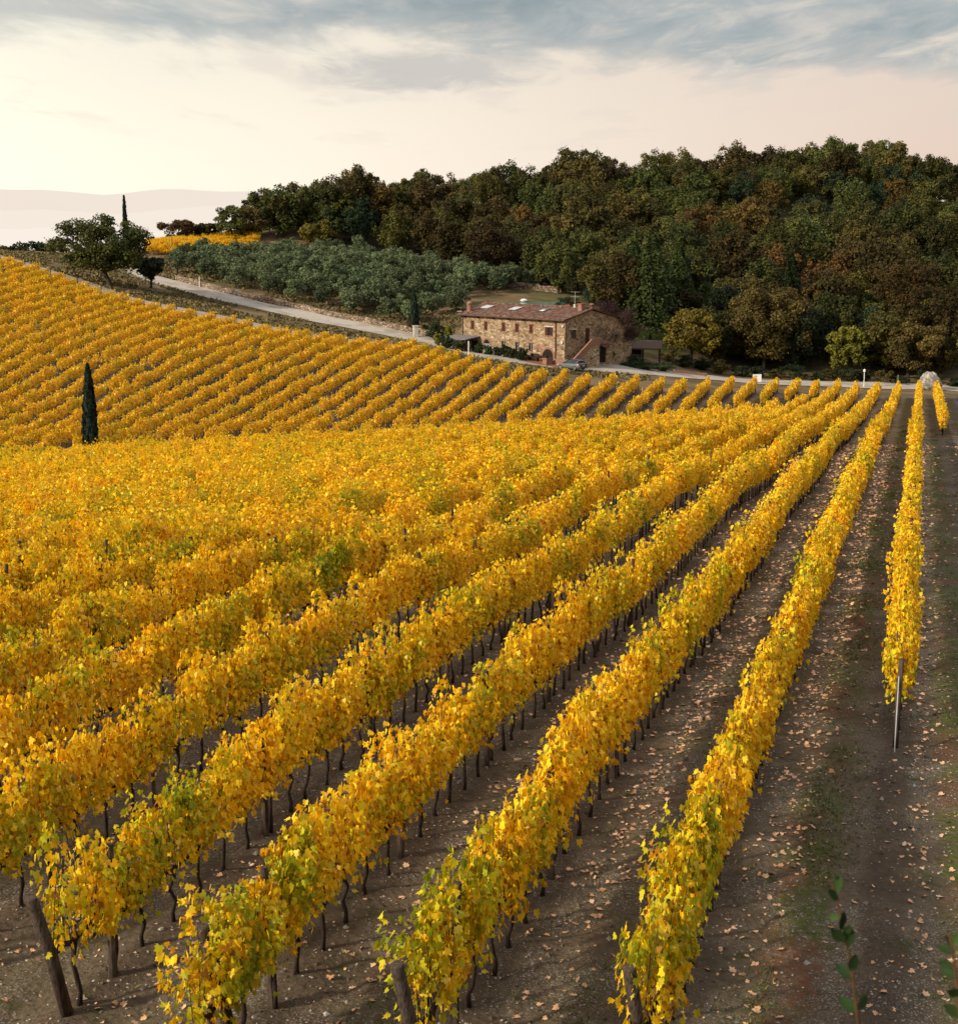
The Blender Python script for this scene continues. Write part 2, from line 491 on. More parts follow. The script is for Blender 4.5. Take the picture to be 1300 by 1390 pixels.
M['lightgrey'] = simple('light_grey_panel', (.52, .53, .54), (.40, .41, .42), 2, .4, .4)
M['darkmetal'] = simple('dark_metal', (.03, .03, .032), (.05, .045, .042), 5, .5, .5)
M['terracotta'] = simple('terracotta_paving', (.34, .115, .075), (.24, .085, .055), 2.5)
M['awning'] = simple('grey_awning', (.20, .185, .185), (.14, .125, .125), 2)
M['red'] = simple('red_paint', (.42, .04, .025), (.30, .03, .02), 5, .5, .3)
M['yellow'] = simple('yellow_paint', (.75, .42, .04), (.6, .33, .03), 5, .5, .3)
M['carpaint'] = simple('silver_grey_paint', (.12, .13, .14), (.11, .12, .13), 1, .42, .4, .2)
M['tyre'] = simple('tyre_rubber', (.015, .015, .015), (.02, .02, .02), 8)
M['alloy'] = simple('alloy_rim', (.42, .43, .44), (.3, .31, .32), 8, .35, .5, .8)
M['tail'] = simple('tail_lamp', (.45, .015, .02), (.3, .01, .012), 5, .3, .5)
M['headlamp'] = simple('head_lamp', (.7, .72, .74), (.5, .52, .54), 5, .2, .6)
M['tarpaulin'] = simple('plate_white', (.7, .7, .68), (.6, .6, .58), 5)


def mat_glass():
    m, nt = mat_new('dark_glass')
    out(nt, principled(nt, (.02, .024, .028), .06, .7))
    return m


def mat_water():
    m, nt = mat_new('pool_water')
    P = pos(nt)
    n = noise(nt, P, 1.5, 3)
    c = mixc(nt, n, (.03, .16, .16), (.05, .22, .21))
    out(nt, principled(nt, c, .12, .35, 0, bump(nt, n, .15, .02)))
    return m


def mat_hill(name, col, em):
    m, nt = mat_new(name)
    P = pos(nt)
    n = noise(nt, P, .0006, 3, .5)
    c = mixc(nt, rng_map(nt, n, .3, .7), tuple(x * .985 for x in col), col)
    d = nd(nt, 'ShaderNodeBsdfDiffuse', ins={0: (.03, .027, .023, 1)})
    e = nd(nt, 'ShaderNodeEmission', ins={'Strength': em}); nt.links.new(c, e.inputs[0])  # aerial haze painted on as a constant glow, the diffuse part is nearly black
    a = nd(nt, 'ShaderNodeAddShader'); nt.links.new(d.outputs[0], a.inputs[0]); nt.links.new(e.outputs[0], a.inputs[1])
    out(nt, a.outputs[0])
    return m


M['glass'] = mat_glass()
M['water'] = mat_water()


# ------------------------------------------------------------------ mesh helpers
class MB:
    def __init__(s):
        s.v = []; s.f = []; s.m = []

    def add(s, vs, fs, mi=0):
        o = len(s.v)
        s.v += [tuple(p) for p in vs]
        s.f += [tuple(i + o for i in f) for f in fs]
        s.m += [mi] * len(fs)
        return s

    def box(s, a, b, mi=0, fn=None):
        x0, y0, z0 = a; x1, y1, z1_ = b
        vs = [(x0, y0, z0), (x1, y0, z0), (x1, y1, z0), (x0, y1, z0), (x0, y0, z1_), (x1, y0, z1_), (x1, y1, z1_), (x0, y1, z1_)]
        if fn: vs = [fn(*p) for p in vs]
        return s.add(vs, [(0, 3, 2, 1), (4, 5, 6, 7), (0, 1, 5, 4), (1, 2, 6, 5), (2, 3, 7, 6), (3, 0, 4, 7)], mi)

    def tube(s, pts, rad, n=6, mi=0, cap=True):
        pts = [Vector(p) for p in pts]
        rings = []
        for i, p in enumerate(pts):
            d = (pts[min(i + 1, len(pts) - 1)] - pts[max(i - 1, 0)]).normalized()
            a = d.orthogonal().normalized() if abs(d.z) > .9 else d.cross(Vector((0, 0, 1))).normalized()
            if i and rings:
                a = (pa - d * pa.dot(d)).normalized()
            pa = a
            b = d.cross(a)
            r = rad[i] if hasattr(rad, '__len__') else rad
            rings.append([p + (a * math.cos(2 * PI * k / n) + b * math.sin(2 * PI * k / n)) * r for k in range(n)])
        vs = [q for r in rings for q in r]
        fs = [(i * n + k, i * n + (k + 1) % n, (i + 1) * n + (k + 1) % n, (i + 1) * n + k) for i in range(len(pts) - 1) for k in range(n)]
        if cap:
            fs += [tuple(range(n))[::-1], tuple((len(pts) - 1) * n + k for k in range(n))]
        return s.add(vs, fs, mi)

    def lathe(s, prof, c=(0, 0, 0), n=14, mi=0):
        vs = [(c[0] + r * math.cos(2 * PI * k / n), c[1] + r * math.sin(2 * PI * k / n), c[2] + z) for r, z in prof for k in range(n)]
        fs = [(i * n + k, i * n + (k + 1) % n, (i + 1) * n + (k + 1) % n, (i + 1) * n + k) for i in range(len(prof) - 1) for k in range(n)]
        fs += [tuple(range(n))[::-1], tuple((len(prof) - 1) * n + k for k in range(n))]
        return s.add(vs, fs, mi)

    def prism(s, poly, fn0, fn1, mi=0):
        """poly: 2D outline; fn0/fn1 map each (a, b) to the two end faces."""
        n = len(poly)
        vs = [fn0(*p) for p in poly] + [fn1(*p) for p in poly]
        fs = [tuple(range(n))[::-1], tuple(range(n, 2 * n))] + [(i, (i + 1) % n, n + (i + 1) % n, n + i) for i in range(n)]
        return s.add(vs, fs, mi)

    def mesh(s, name, mats, smooth=False):
        me = bpy.data.meshes.new(name)
        me.from_pydata(s.v, [], s.f)
        for m in (mats if isinstance(mats, (list, tuple)) else [mats]): me.materials.append(m)
        me.polygons.foreach_set('material_index', s.m)
        if smooth: me.polygons.foreach_set('use_smooth', [True] * len(me.polygons))
        me.update()
        return me

    def build(s, name, mats, parent=None, smooth=False, loc=None):
        return link(name, s.mesh(name, mats, smooth), parent, loc)


def link(name, me, parent=None, loc=None):
    o = bpy.data.objects.new(name, me)
    COL.objects.link(o)
    if parent: o.parent = parent
    if loc is not None: o.location = loc
    return o


def quads_mesh(name, V, rnd, mat, nper=4, extra=None):
    """V: (n*nper,3) array of separate polygons; rnd: per polygon value."""
    n = len(V) // nper
    me = bpy.data.meshes.new(name)
    me.vertices.add(len(V)); me.vertices.foreach_set('co', np.ascontiguousarray(V, dtype=np.float32).ravel())
    me.loops.add(len(V)); me.loops.foreach_set('vertex_index', np.arange(len(V), dtype=np.int32))
    me.polygons.add(n)
    me.polygons.foreach_set('loop_start', (np.arange(n) * nper).astype(np.int32))
    for m in (mat if isinstance(mat, list) else [mat]): me.materials.append(m)
    if extra is not None: me.polygons.foreach_set('material_index', extra.astype(np.int32))
    me.update(calc_edges=True)
    a = me.attributes.new('rnd', 'FLOAT', 'FACE'); a.data.foreach_set('value', np.ascontiguousarray(rnd, dtype=np.float32))
    return me


def tag(o, label, cat, group=None, kind=None):
    if label: o['label'] = label
    if cat: o['category'] = cat
    if group: o['group'] = group
    if kind: o['kind'] = kind
    return o


def thing(name, label, cat, loc=(0, 0, 0), rz=0.0, group=None):
    o = bpy.data.objects.new(name, None); COL.objects.link(o)
    o.empty_display_size = .3
    o.location = loc; o.rotation_euler = (0, 0, rz)
    return tag(o, label, cat, group)


def copy_tree(root, loc, rz=0.0, sc=(1, 1, 1), label=None, group=None):
    c = root.copy(); COL.objects.link(c)
    c.location = loc; c.rotation_euler = (0, 0, rz); c.scale = sc
    if label: c['label'] = label
    if group: c['group'] = group
    for ch in list(root.children):
        d = ch.copy(); COL.objects.link(d); d.parent = c
        for g in list(ch.children):
            e = g.copy(); COL.objects.link(e); e.parent = d
    return c


ORD = ['', 'first', 'second', 'third', 'fourth', 'fifth', 'sixth', 'seventh', 'eighth', 'ninth', 'tenth', 'eleventh', 'twelfth']


def ordn(i):
    if i < len(ORD): return ORD[i]
    s = 'th' if 10 <= i % 100 <= 20 else {1: 'st', 2: 'nd', 3: 'rd'}.get(i % 10, 'th')
    return f'{i}{s}'


# ------------------------------------------------------------------ ground sheet
def axis(parts):
    a = []
    for lo, hi, st in parts: a += list(np.arange(lo, hi, st))
    return a


xs = np.array(axis([(-24, 24, .22)]) + [])
xs = np.r_[[-9000, -5000, -3000, -1800, -1100, -700, -480, -340, -260], np.arange(-210, -80, 4.0), np.arange(-80, -24, 1.0), xs, np.arange(24, 100, 1.0), np.arange(100, 212, 4.0), [260, 340, 480, 700, 1100, 1800, 3000, 5000, 9000]]
ys = np.r_[[-9000, -3000, -900, -300, -100, -40, -15, -6], np.arange(-2, 14, .5), np.arange(14, 56, .22), np.arange(56, 120, .5), np.arange(120, 300, 1.0), np.arange(300, 420, 4), [440, 480, 540, 620, 720, 860, 1100, 1500, 2200, 3200, 5000, 9000]]
GX, GY = np.meshgrid(xs, ys)
GZ = zf(GX, GY)
GZ = np.where(GY < -6, GZ - .01 * 0, GZ)
nx, ny = len(xs), len(ys)
gme = bpy.data.meshes.new('ground')
Vg = np.stack([GX, GY, GZ], -1).reshape(-1, 3)
idx = np.arange(nx * ny).reshape(ny, nx)
Q = np.stack([idx[:-1, :-1], idx[:-1, 1:], idx[1:, 1:], idx[1:, :-1]], -1).reshape(-1, 4)
gme.vertices.add(len(Vg)); gme.vertices.foreach_set('co', Vg.astype(np.float32).ravel())
gme.loops.add(Q.size); gme.loops.foreach_set('vertex_index', Q.astype(np.int32).ravel())
gme.polygons.add(len(Q)); gme.polygons.foreach_set('loop_start', (np.arange(len(Q)) * 4).astype(np.int32))
gme.polygons.foreach_set('use_smooth', np.ones(len(Q), bool))
gme.update(calc_edges=True)
gme.materials.append(M['ground'])

# field limits by direction s = x / y
S_C = np.array([-.50, -.325, -.125, .025, .15, .20, .225, .245, .262, .30, .34])
D_C = np.array([112, 112, 118, 131, 151, 162, 171, 179, 186, 186, 186])
S_2 = np.array([-.50, -.325, -.225, -.125, .025, .15, .20, .232, .25, .262, .27])
D_2a = np.array([134, 134, 138, 143, 150, 164, 173, 181, 186, 198, 250])
TRP = [place(u, D) for u, v, D in TRACK]
RDP = [place(u, D) for u, v, D in ROAD]
edge = [(p.x / p.y, p.y - 8.0) for p in TRP] + [(p.x / p.y, p.y - (17.5 if p.x / p.y < .17 else 14.0)) for p in RDP if p.x / p.y > -.05]
edge.sort()
S_E = np.array([e[0] for e in edge]); D_E = np.array([e[1] for e in edge])


def in_block(x, y):
    s = x / y
    b1 = y < np.interp(s, S_C, D_C)
    b2 = (y > np.interp(s, S_2, D_2a)) & (y < np.interp(s, S_E, D_E))
    return b1, b2


zone = np.zeros((len(Vg), 4), np.float32); zone[:, 3] = 1
sx = Vg[:, 0] / np.maximum(Vg[:, 1], 1)
beyond = np.interp(sx, S_E, D_E)
nz = (vnoise(Vg[:, 0] * .3, Vg[:, 1] * .3) - .5) * 4
zone[:, 0] = np.where(Vg[:, 1] > 14, sstep(-1, 3, Vg[:, 1] + nz - beyond), sstep(13, 8, Vg[:, 1] + nz * .3))
uu, vv = project(Vg[:, 0], np.maximum(Vg[:, 1], 1), Vg[:, 2])
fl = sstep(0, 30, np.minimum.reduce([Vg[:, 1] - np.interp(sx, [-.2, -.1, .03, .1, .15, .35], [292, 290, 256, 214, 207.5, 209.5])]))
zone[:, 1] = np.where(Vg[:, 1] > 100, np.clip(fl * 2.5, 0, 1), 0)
zone[:, 2] = np.where((Vg[:, 1] > 206) & (Vg[:, 1] < 262) & (sx > -.2) & (sx < .08), .5 * sstep(.4, .6, vnoise(Vg[:, 0] * .15, Vg[:, 1] * .15, 5)), 0)
lawnm = np.exp(-(((Vg[:, 0] - 25.5) / 4) ** 2 + ((Vg[:, 1] - 217) / 4) ** 2))
zone[:, 2] = np.maximum(zone[:, 2], np.clip(lawnm * 2, 0, 1)); zone[:, 1] *= (1 - np.clip(lawnm * 2, 0, 1))
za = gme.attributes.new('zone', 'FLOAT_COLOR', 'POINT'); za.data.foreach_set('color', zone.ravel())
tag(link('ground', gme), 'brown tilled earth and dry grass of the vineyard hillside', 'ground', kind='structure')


def strip(name, pts, half, mat, lift=.05, label='', nacross=6, step=1.5, jit=.55, seed=0):
    P = [Vector((p.x, p.y, 0)) for p in pts]
    # Catmull-Rom resample
    pl = []
    for i in range(len(P) - 1):
        p0, p1, p2, p3 = P[max(i - 1, 0)], P[i], P[i + 1], P[min(i + 2, len(P) - 1)]
        n = max(2, int((p2 - p1).length / step))
        for k in range(n):
            t = k / n
            pl.append(.5 * ((2 * p1) + (p2 - p0) * t + (2 * p0 - 5 * p1 + 4 * p2 - p3) * t * t + (3 * p1 - p0 - 3 * p2 + p3) * t ** 3))
    pl.append(P[-1])
    rows = []
    for i, p in enumerate(pl):
        d = (pl[min(i + 1, len(pl) - 1)] - pl[max(i - 1, 0)]).normalized()
        nrm = Vector((-d.y, d.x, 0))
        h = half(i / len(pl)) if callable(half) else half
        a = h + (vnoise(np.array([i * .3]), np.array([1.0]), seed)[0] - .5) * 2 * jit
        b = h + (vnoise(np.array([i * .3]), np.array([9.0]), seed)[0] - .5) * 2 * jit
        rows.append([p + nrm * (-a + (a + b) * k / nacross) for k in range(nacross + 1)])
    A = np.array([[(q.x, q.y) for q in r] for r in rows])
    Z = zf(A[..., 0], A[..., 1]) + lift
    mb = MB()
    n = nacross + 1
    mb.add([(A[i, k, 0], A[i, k, 1], Z[i, k]) for i in range(len(rows)) for k in range(n)],
           [(i * n + k, i * n + k + 1, (i + 1) * n + k + 1, (i + 1) * n + k) for i in range(len(rows) - 1) for k in range(nacross)])
    o = mb.build(name, mat, smooth=True)
    tag(o, label, 'road', kind='structure')
    return pl


road_line = strip('road', RDP, lambda t: 3.2, M['road'], .07, 'pale gravel road winding past the farmhouse up the hill', seed=1)
strip('path', TRP, 2.2, M['track'], .05, 'dirt track along the top edge of the vineyard', jit=.7, seed=2)
# gravel apron in front of the house
strip('pavement', [place(742, 190.5), place(762, 189.5), place(790, 193.5), place(815, 198), place(835, 199)], 2.2, M['road'], .09, 'gravel parking apron beside the farmhouse', seed=3)

# ------------------------------------------------------------------ distant hazy hills
def ridge(name, D, prof, mat, base=-120, label=''):
    us = np.linspace(-1500, 2800, 160)
    v = np.interp(us, [p[0] for p in prof], [p[1] for p in prof])
    v = v + (vnoise(us * .012, us * 0 + D) - .5) * 7.0 + (vnoise(us * .07, us * 0 + D, 2) - .5) * 1.4
    mb = MB(); rows = []
    for k, (dd, t) in enumerate(((-.28, 0), (-.12, .55), (0, 1), (.25, .3))):
        for u, vv_ in zip(us, v):
            x = (u - CU) / F * D
            ztop = -(vv_ - HOR) / F * D
            rows.append((x * (1 + dd * .3), D * (1 + dd), base + (ztop - base) * t))
    n = len(us)
    mb.add(rows, [(i * n + k, i * n + k + 1, (i + 1) * n + k + 1, (i + 1) * n + k) for i in range(3) for k in range(n - 1)])
    tag(mb.build(name, mat, smooth=True), label, 'hills', kind='structure')


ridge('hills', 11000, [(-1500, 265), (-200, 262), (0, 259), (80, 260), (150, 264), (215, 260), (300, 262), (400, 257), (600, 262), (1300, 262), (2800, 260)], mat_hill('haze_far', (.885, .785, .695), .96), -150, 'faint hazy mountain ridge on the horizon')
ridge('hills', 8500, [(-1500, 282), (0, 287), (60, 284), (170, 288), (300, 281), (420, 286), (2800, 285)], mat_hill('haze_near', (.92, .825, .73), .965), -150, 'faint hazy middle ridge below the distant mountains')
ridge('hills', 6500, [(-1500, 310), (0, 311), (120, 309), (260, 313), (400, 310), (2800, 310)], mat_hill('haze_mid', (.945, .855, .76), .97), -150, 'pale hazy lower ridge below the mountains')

# ------------------------------------------------------------------ vines
LEAF0 = [(0, -.05), (.30, -.20), (.52, .10), (.36, .22), (.46, .52), (.20, .50), (0, .92)]      # right half outline (x across, y along)


def frames(nrm, tip):
    nrm = nrm / np.linalg.norm(nrm, axis=1, keepdims=True)
    tip = tip - nrm * np.sum(nrm * tip, 1, keepdims=True)
    tip = tip / np.maximum(np.linalg.norm(tip, axis=1, keepdims=True), 1e-6)
    return nrm, tip, np.cross(nrm, tip)


def vine_leaf_pts(n, r, tall=1.0, wide=1.0):
    """Leaf centres on one vine, local x along the row, y across, z up."""
    ns = r.integers(6, 9)
    sx_ = np.linspace(-.45, .45, ns) + r.normal(0, .05, ns)
    sh = r.uniform(.72, 1.26, ns) * tall
    sh[r.random(ns) < .14] += .32
    lx = r.normal(0, .10, ns); ly = r.normal(0, .14, ns)
    k = r.integers(0, ns, n)
    t = r.random(n) ** .75
    zz = .76 + t * sh[k]
    droop = np.clip(t - .7, 0, 1) * r.normal(0, 1.0, n) * .7
    half = (.14 + .20 * np.sin(PI * np.clip(t, 0, 1) ** .8)) * wide
    side = np.where(r.random(n) < .5, -1, 1)
    y = ly[k] * t * 1.3 + side * half * np.sqrt(r.random(n)) + droop * .32
    x = sx_[k] + lx[k] * t + r.normal(0, .085, n)
    z = zz + r.normal(0, .05, n)
    low = r.random(n) < .035
    z[low] = .62 + r.random(low.sum()) * .25
    return np.stack([x, y, z], 1), side


def vine_leaves_full(seed, n=430):
    r = np.random.default_rng(seed)
    C, side = vine_leaf_pts(n, r)
    nrm = np.stack([r.normal(0, .7, n), side * .9 + r.normal(0, .75, n), r.uniform(-.15, 1.1, n)], 1)
    tip = np.stack([r.normal(0, .5, n), side * .35 + r.normal(0, .3, n), -np.ones(n)], 1)
    N, T, S = frames(nrm, tip)
    sz = r.uniform(.06, .135, n)
    fold = r.uniform(.02, .45, n)
    cup = r.uniform(-.3, .75, n)
    faces = []
    for sgn in (1, -1):
        ol = LEAF0 if sgn > 0 else LEAF0[::-1]
        P = []
        for (a, b) in ol:
            a2 = a * sgn
            P.append(C + (S * (a2 * sz)[:, None]) + (T * ((b - .3) * sz)[:, None]) - N * ((np.abs(a) * fold + cup * b * b) * sz)[:, None])
        faces.append(np.stack(P, 1))
    V = np.stack(faces, 1).reshape(-1, 3)
    rv = np.repeat(r.random(n), 2)
    return V, rv, len(LEAF0)


def vine_leaves_quad(seed, n, s0, s1):
    r = np.random.default_rng(seed)
    C, side = vine_leaf_pts(n, r, 1.0, 1.0)
    nrm = np.stack([r.normal(0, .5, n), side * 1.0 + r.normal(0, .5, n), r.uniform(.05, 1.2, n)], 1)
    tip = np.stack([r.normal(0, .6, n), side * .35 + r.normal(0, .3, n), -np.ones(n)], 1)
    N, T, S = frames(nrm, tip)
    sz = r.uniform(s0, s1, n)[:, None]
    w = r.uniform(.42, .62, n)[:, None]
    P = np.stack([C - T * sz * .45, C + S * sz * w - T * sz * .05, C + T * sz * .6, C - S * sz * w - T * sz * .05], 1)
    P[:, 0] -= N * sz * .08; P[:, 2] -= N * sz * .15
    return P.reshape(-1, 3), r.random(n), np.repeat(C, 4, axis=0)


def vine_wood(seed):
    r = random.Random(seed)
    tr = MB()
    b = (r.uniform(-.06, .06), r.uniform(-.04, .04))
    pts = [(b[0], b[1], -.08), (b[0] + r.uniform(-.05, .05), b[1] + r.uniform(-.04, .04), .14), (b[0] + r.uniform(-.06, .06), r.uniform(-.05, .05), .32), (b[0] * .5 + r.uniform(-.06, .06), r.uniform(-.05, .05), .52), (r.uniform(-.03, .03), r.uniform(-.03, .03), .68), (0, 0, .78), (.02, 0, .86)]
    tr.tube(pts, [.052, .036, .040, .031, .042, .050, .028], 7)
    co = MB()
    for sg in (-1, 1):
        pts = [(0, 0, .76)]
        for i in range(1, 5):
            pts.append((sg * .125 * i, r.uniform(-.025, .025), .80 + r.uniform(-.025, .03)))
        co.tube(pts, [.042, .038, .034, .031, .026], 5)
    for i in range(11):
        x = -.45 + .09 * i + r.uniform(-.04, .04)
        h = r.uniform(.75, 1.42)
        yy = r.uniform(-.3, .3)
        co.tube([(x, 0, .8), (x + r.uniform(-.06, .06), yy * .4, .8 + h * .5), (x + r.uniform(-.12, .12), yy, .8 + h)], [.008, .006, .003], 3)
    return tr, co


NV = 9
VINE_ME = []
for i in range(NV):
    V, rv, npg = vine_leaves_full(100 + i, (560, 680, 780, 480, 720, 620, 820, 400, 700)[i])
    fol = quads_mesh('foliage', V, rv, M['leaf'], npg)
    tr, co = vine_wood(i)
    VINE_ME.append((tr.mesh('trunk', M['vinewood'], True), co.mesh('cordon', M['vinewood']), fol))

# every vine position
ROW_START = {7: 118.0, 6: 28.9, 5: 14.9, 4: 15.1, 3: 15.9, 2: 16.9, 1: 18.3, 0: 19.6}
VSP = .84
vines = []   # k, x, y, blk
for k in range(-62, 8):
    c = row_c(k)
    y0 = ROW_START.get(k, 21.0 + .25 * (-k))
    ts = np.arange(y0 / RD[1] - c * 0, 290, VSP)
    # point on the row with given y
    y = ts * RD[1]
    # x = s*y with x*ND0 + y*ND1 = c
    x = (c - y * ND[1]) / ND[0]
    ok = (y > y0)
    b1, b2 = in_block(x, y)
    if k == 7: b2[:] = False
    s = x / y
    vis = (s > -.375 - 3 / y) & (s < .352 + 1.5 / y)
    for xx, yy, a1, a2, o_, v_ in zip(x, y, b1, b2, ok, vis):
        if o_ and v_ and (a1 or a2):
            vines.append((k, xx + random.uniform(-.03, .03), yy + random.uniform(-.07, .07), 1 if a1 else 2))
VA = np.array(vines)
VZ = zf(VA[:, 1], VA[:, 2])
e_ = .6
SLOPE = (zf(VA[:, 1] + RD[0] * e_, VA[:, 2] + RD[1] * e_) - zf(VA[:, 1] - RD[0] * e_, VA[:, 2] - RD[1] * e_)) / (2 * e_)
u_, v_ = project(VA[:, 1], VA[:, 2], VZ + 1.2)
inframe = (u_ > -45) & (u_ < 1330) & (v_ < 1440)
dist = np.sqrt(VA[:, 1] ** 2 + VA[:, 2] ** 2 + VZ ** 2)
# left field: rows hidden behind the ones before them come later in the choice
order = np.argsort(np.where(inframe, dist, 1e6))
near = set(order[:292].tolist())
RZ = PI / 2 - PHI
ROWNAME = {7: 'short row at the right edge', 6: 'rightmost long row', 5: 'second long row from right', 4: 'third long row from right',
           3: 'fourth long row from right', 2: 'fifth long row from right', 1: 'sixth long row from right'}


def rowname(k):
    return ROWNAME.get(k, f'{ordn(7 - k)} long row from right')


cnt = {}
for i in sorted(near, key=lambda i: (VA[i, 0], VA[i, 2])):
    k = int(VA[i, 0]); cnt[k] = cnt.get(k, 0) + 1
    j = cnt[k]
    rn = rowname(k)
    if j == 1: lab = f'yellow green grapevine at the near end of the {rn}'
    else: lab = f'golden grapevine, {ordn(j)} from the near end of the {rn}'
    root = thing('grapevine', lab, 'grapevine', (VA[i, 1], VA[i, 2], VZ[i]), RZ + random.uniform(-.06, .06) + (PI if random.random() < .5 else 0), 'single grapevines in the near rows')
    w = .90 + .27 * vnoise(np.array([VA[i, 1] * .8]), np.array([VA[i, 2] * .8]), 9)[0]
    root.scale = (random.uniform(.96, 1.08), random.uniform(.9, 1.15) * (.70 if k == 6 else .80), w * random.uniform(.95, 1.05))
    t, c, f = VINE_ME[random.randrange(NV)]
    link('trunk', t, root); link('cordon', c, root)
    link('foliage', f, root)
rest = np.array([i for i in range(len(VA)) if i not in near])

# the rest of the vineyard in one mesh, three levels of leaf detail
LODS = [[vine_leaves_quad(300 + i, 560, .075, .15) for i in range(5)], [vine_leaves_quad(330 + i, 300, .10, .20) for i in range(5)], [vine_leaves_quad(360 + i, 190, .12, .24) for i in range(5)]]


def wood_lod(seed):
    r = np.random.default_rng(seed)
    qs = []
    w = .032
    for a, b in (((0, 0, -.1), (r.normal(0, .03), 0, .42)), ((0, 0, .42), (0, 0, .8)), ((-.47, 0, .79), (0, 0, .78)), ((0, 0, .78), (.47, 0, .8))):
        a = np.array(a); b = np.array(b)
        d = (b - a) / np.linalg.norm(b - a)
        s1_ = np.array((0, 1, 0)); s2_ = np.cross(d, s1_)
        for s_ in (s1_, s2_):
            qs += [a + s_ * w, b + s_ * w, b - s_ * w, a - s_ * w]
    return np.array(qs)


WOOD = [wood_lod(i) for i in range(5)]
bigV, bigR, bigM = [], [], []
ca, sa = math.cos(RZ), math.sin(RZ)


def add_vine(x, y, z, slope, lod, sc, var=None):
    j = random.randrange(5)
    for (V, rv, mi, Cn) in ((*LODS[lod][j][:2], 0, LODS[lod][j][2]), (WOOD[j], np.zeros(len(WOOD[j]) // 4), 1, WOOD[j])):
        q = V + Cn * (np.array(sc) - 1)
        if random.random() < .5: q = q * np.array((-1, -1, 1))
        zz = q[:, 2] + q[:, 0] * slope
        bigV.append(np.stack([x + q[:, 0] * ca - q[:, 1] * sa, y + q[:, 0] * sa + q[:, 1] * ca, z + zz], 1))
        bigR.append(rv); bigM.append(np.full(len(rv), mi))


for i in rest:
    y = VA[i, 2]
    lod = 0 if y < 75 else 1 if y < 125 else 2
    hh = .91 + .25 * vnoise(np.array([VA[i, 1] * .8]), np.array([y * .8]), 9)[0]
    if random.random() < (.025 if VA[i, 3] == 2 else .015): continue
    jt = random.gauss(0, .07) if VA[i, 3] == 2 else random.gauss(0, .04)
    add_vine(VA[i, 1] + ND[0] * jt, y + ND[1] * jt, VZ[i], SLOPE[i], lod, (1.02, random.uniform(.85, 1.2) * (.72 if VA[i, 0] == 6 else .84) * (1.0 + (.75 if VA[i, 3] == 1 else .15) * float(sstep(.10, -.15, VA[i, 1] / y))), hh * (random.uniform(.90, 1.04) if VA[i, 3] == 2 else random.uniform(.86, 1.14))))
# orange vine patch on the hill beyond the olive grove
for a in np.arange(200, 352, 2.6):
    for D in np.arange(268, 296, 2.6):
        if random.random() < .12: continue
        p = place(a + random.uniform(-.8, .8), D + random.uniform(-.6, .6))
        add_vine(p.x, p.y, p.z, 0, 2, (1.2, random.uniform(.9, 1.5), random.uniform(.65, .98)))
me = quads_mesh('vineyard_rows', np.concatenate(bigV), np.concatenate(bigR), [M['leaf'], M['vinewood']], 4, np.concatenate(bigM))
tag(link('vineyard_foliage', me), 'mass of golden autumn vines filling the farther vineyard rows', 'vineyard', kind='stuff')
print('vines', len(VA), 'quads', len(me.polygons))

# ------------------------------------------------------------------ trellis posts
POST_ME = []
for i in range(4):
    r = random.Random(i)
    mb = MB()
    mb.tube([(0, 0, -.3), (r.uniform(-.01, .01), 0, .6), (r.uniform(-.02, .02), r.uniform(-.02, .02), 1.3), (r.uniform(-.03, .03), 0, 1.93)], [.052, .05, .047, .043], 8)
    POST_ME.append(mb.mesh('vineyard_post', M['post'], False))
pc = []
for k in range(-40, 8):
    c = row_c(k)
    y0 = ROW_START.get(k, 21.0 + .25 * (-k))
    st = 4.7
    for y in np.arange(y0 + 1.6, 215, st):
        x = (c - y * ND[1]) / ND[0]
        b1, b2 = in_block(np.array([x]), np.array([y]))
        s = x / y
        if (b1[0] or b2[0]) and -.33 < s < .332:
            pc.append((k, x, y))
    # the post at the upper end of each row
ends = {}
for k, x, y, b in vines:
    if b == 2 or k >= 1:
        if k not in ends or y > ends[k][1]: ends[k] = (x, y)
pa = np.array(pc)
sel = [tuple(p) for p in pc if p[2] < (75 if p[0] >= 0 else 46)]
for k, x, y in sel:
    pass
pcount = {}
for k, x, y in sorted(sel):
    pcount[k] = pcount.get(k, 0) + 1
    o = link('vineyard_post', POST_ME[random.randrange(4)], None, (x, y, z1(x, y)))
    o.rotation_euler = (random.gauss(0, .025), random.gauss(0, .025), random.random() * 6)
    o.scale = (1.15, 1.15, random.uniform(.97, 1.08))
    tag(o, f'dark trellis post, {ordn(pcount[k])} from the near end of the {rowname(k)}', 'post', 'wooden trellis posts along the vine rows')
ee = sorted([(x, y, k) for k, (x, y) in ends.items() if y > 150 and -.33 < x / y < .33], key=lambda t: project(t[0], t[1], -18)[0])
for j, (x, y, k) in enumerate(ee):
    xx, yy = x + RD[0] * .8, y + RD[1] * .8
    o = link('vineyard_post', POST_ME[j % 4], None, (xx, yy, z1(xx, yy)))
    o.scale = (1.5, 1.5, .98)
    o.rotation_euler = (random.gauss(0, .04), random.gauss(0, .04), 0)
    tag(o, f'grey row end post by the road, {ordn(j + 1)} from the left', 'post', 'row end posts beside the road')
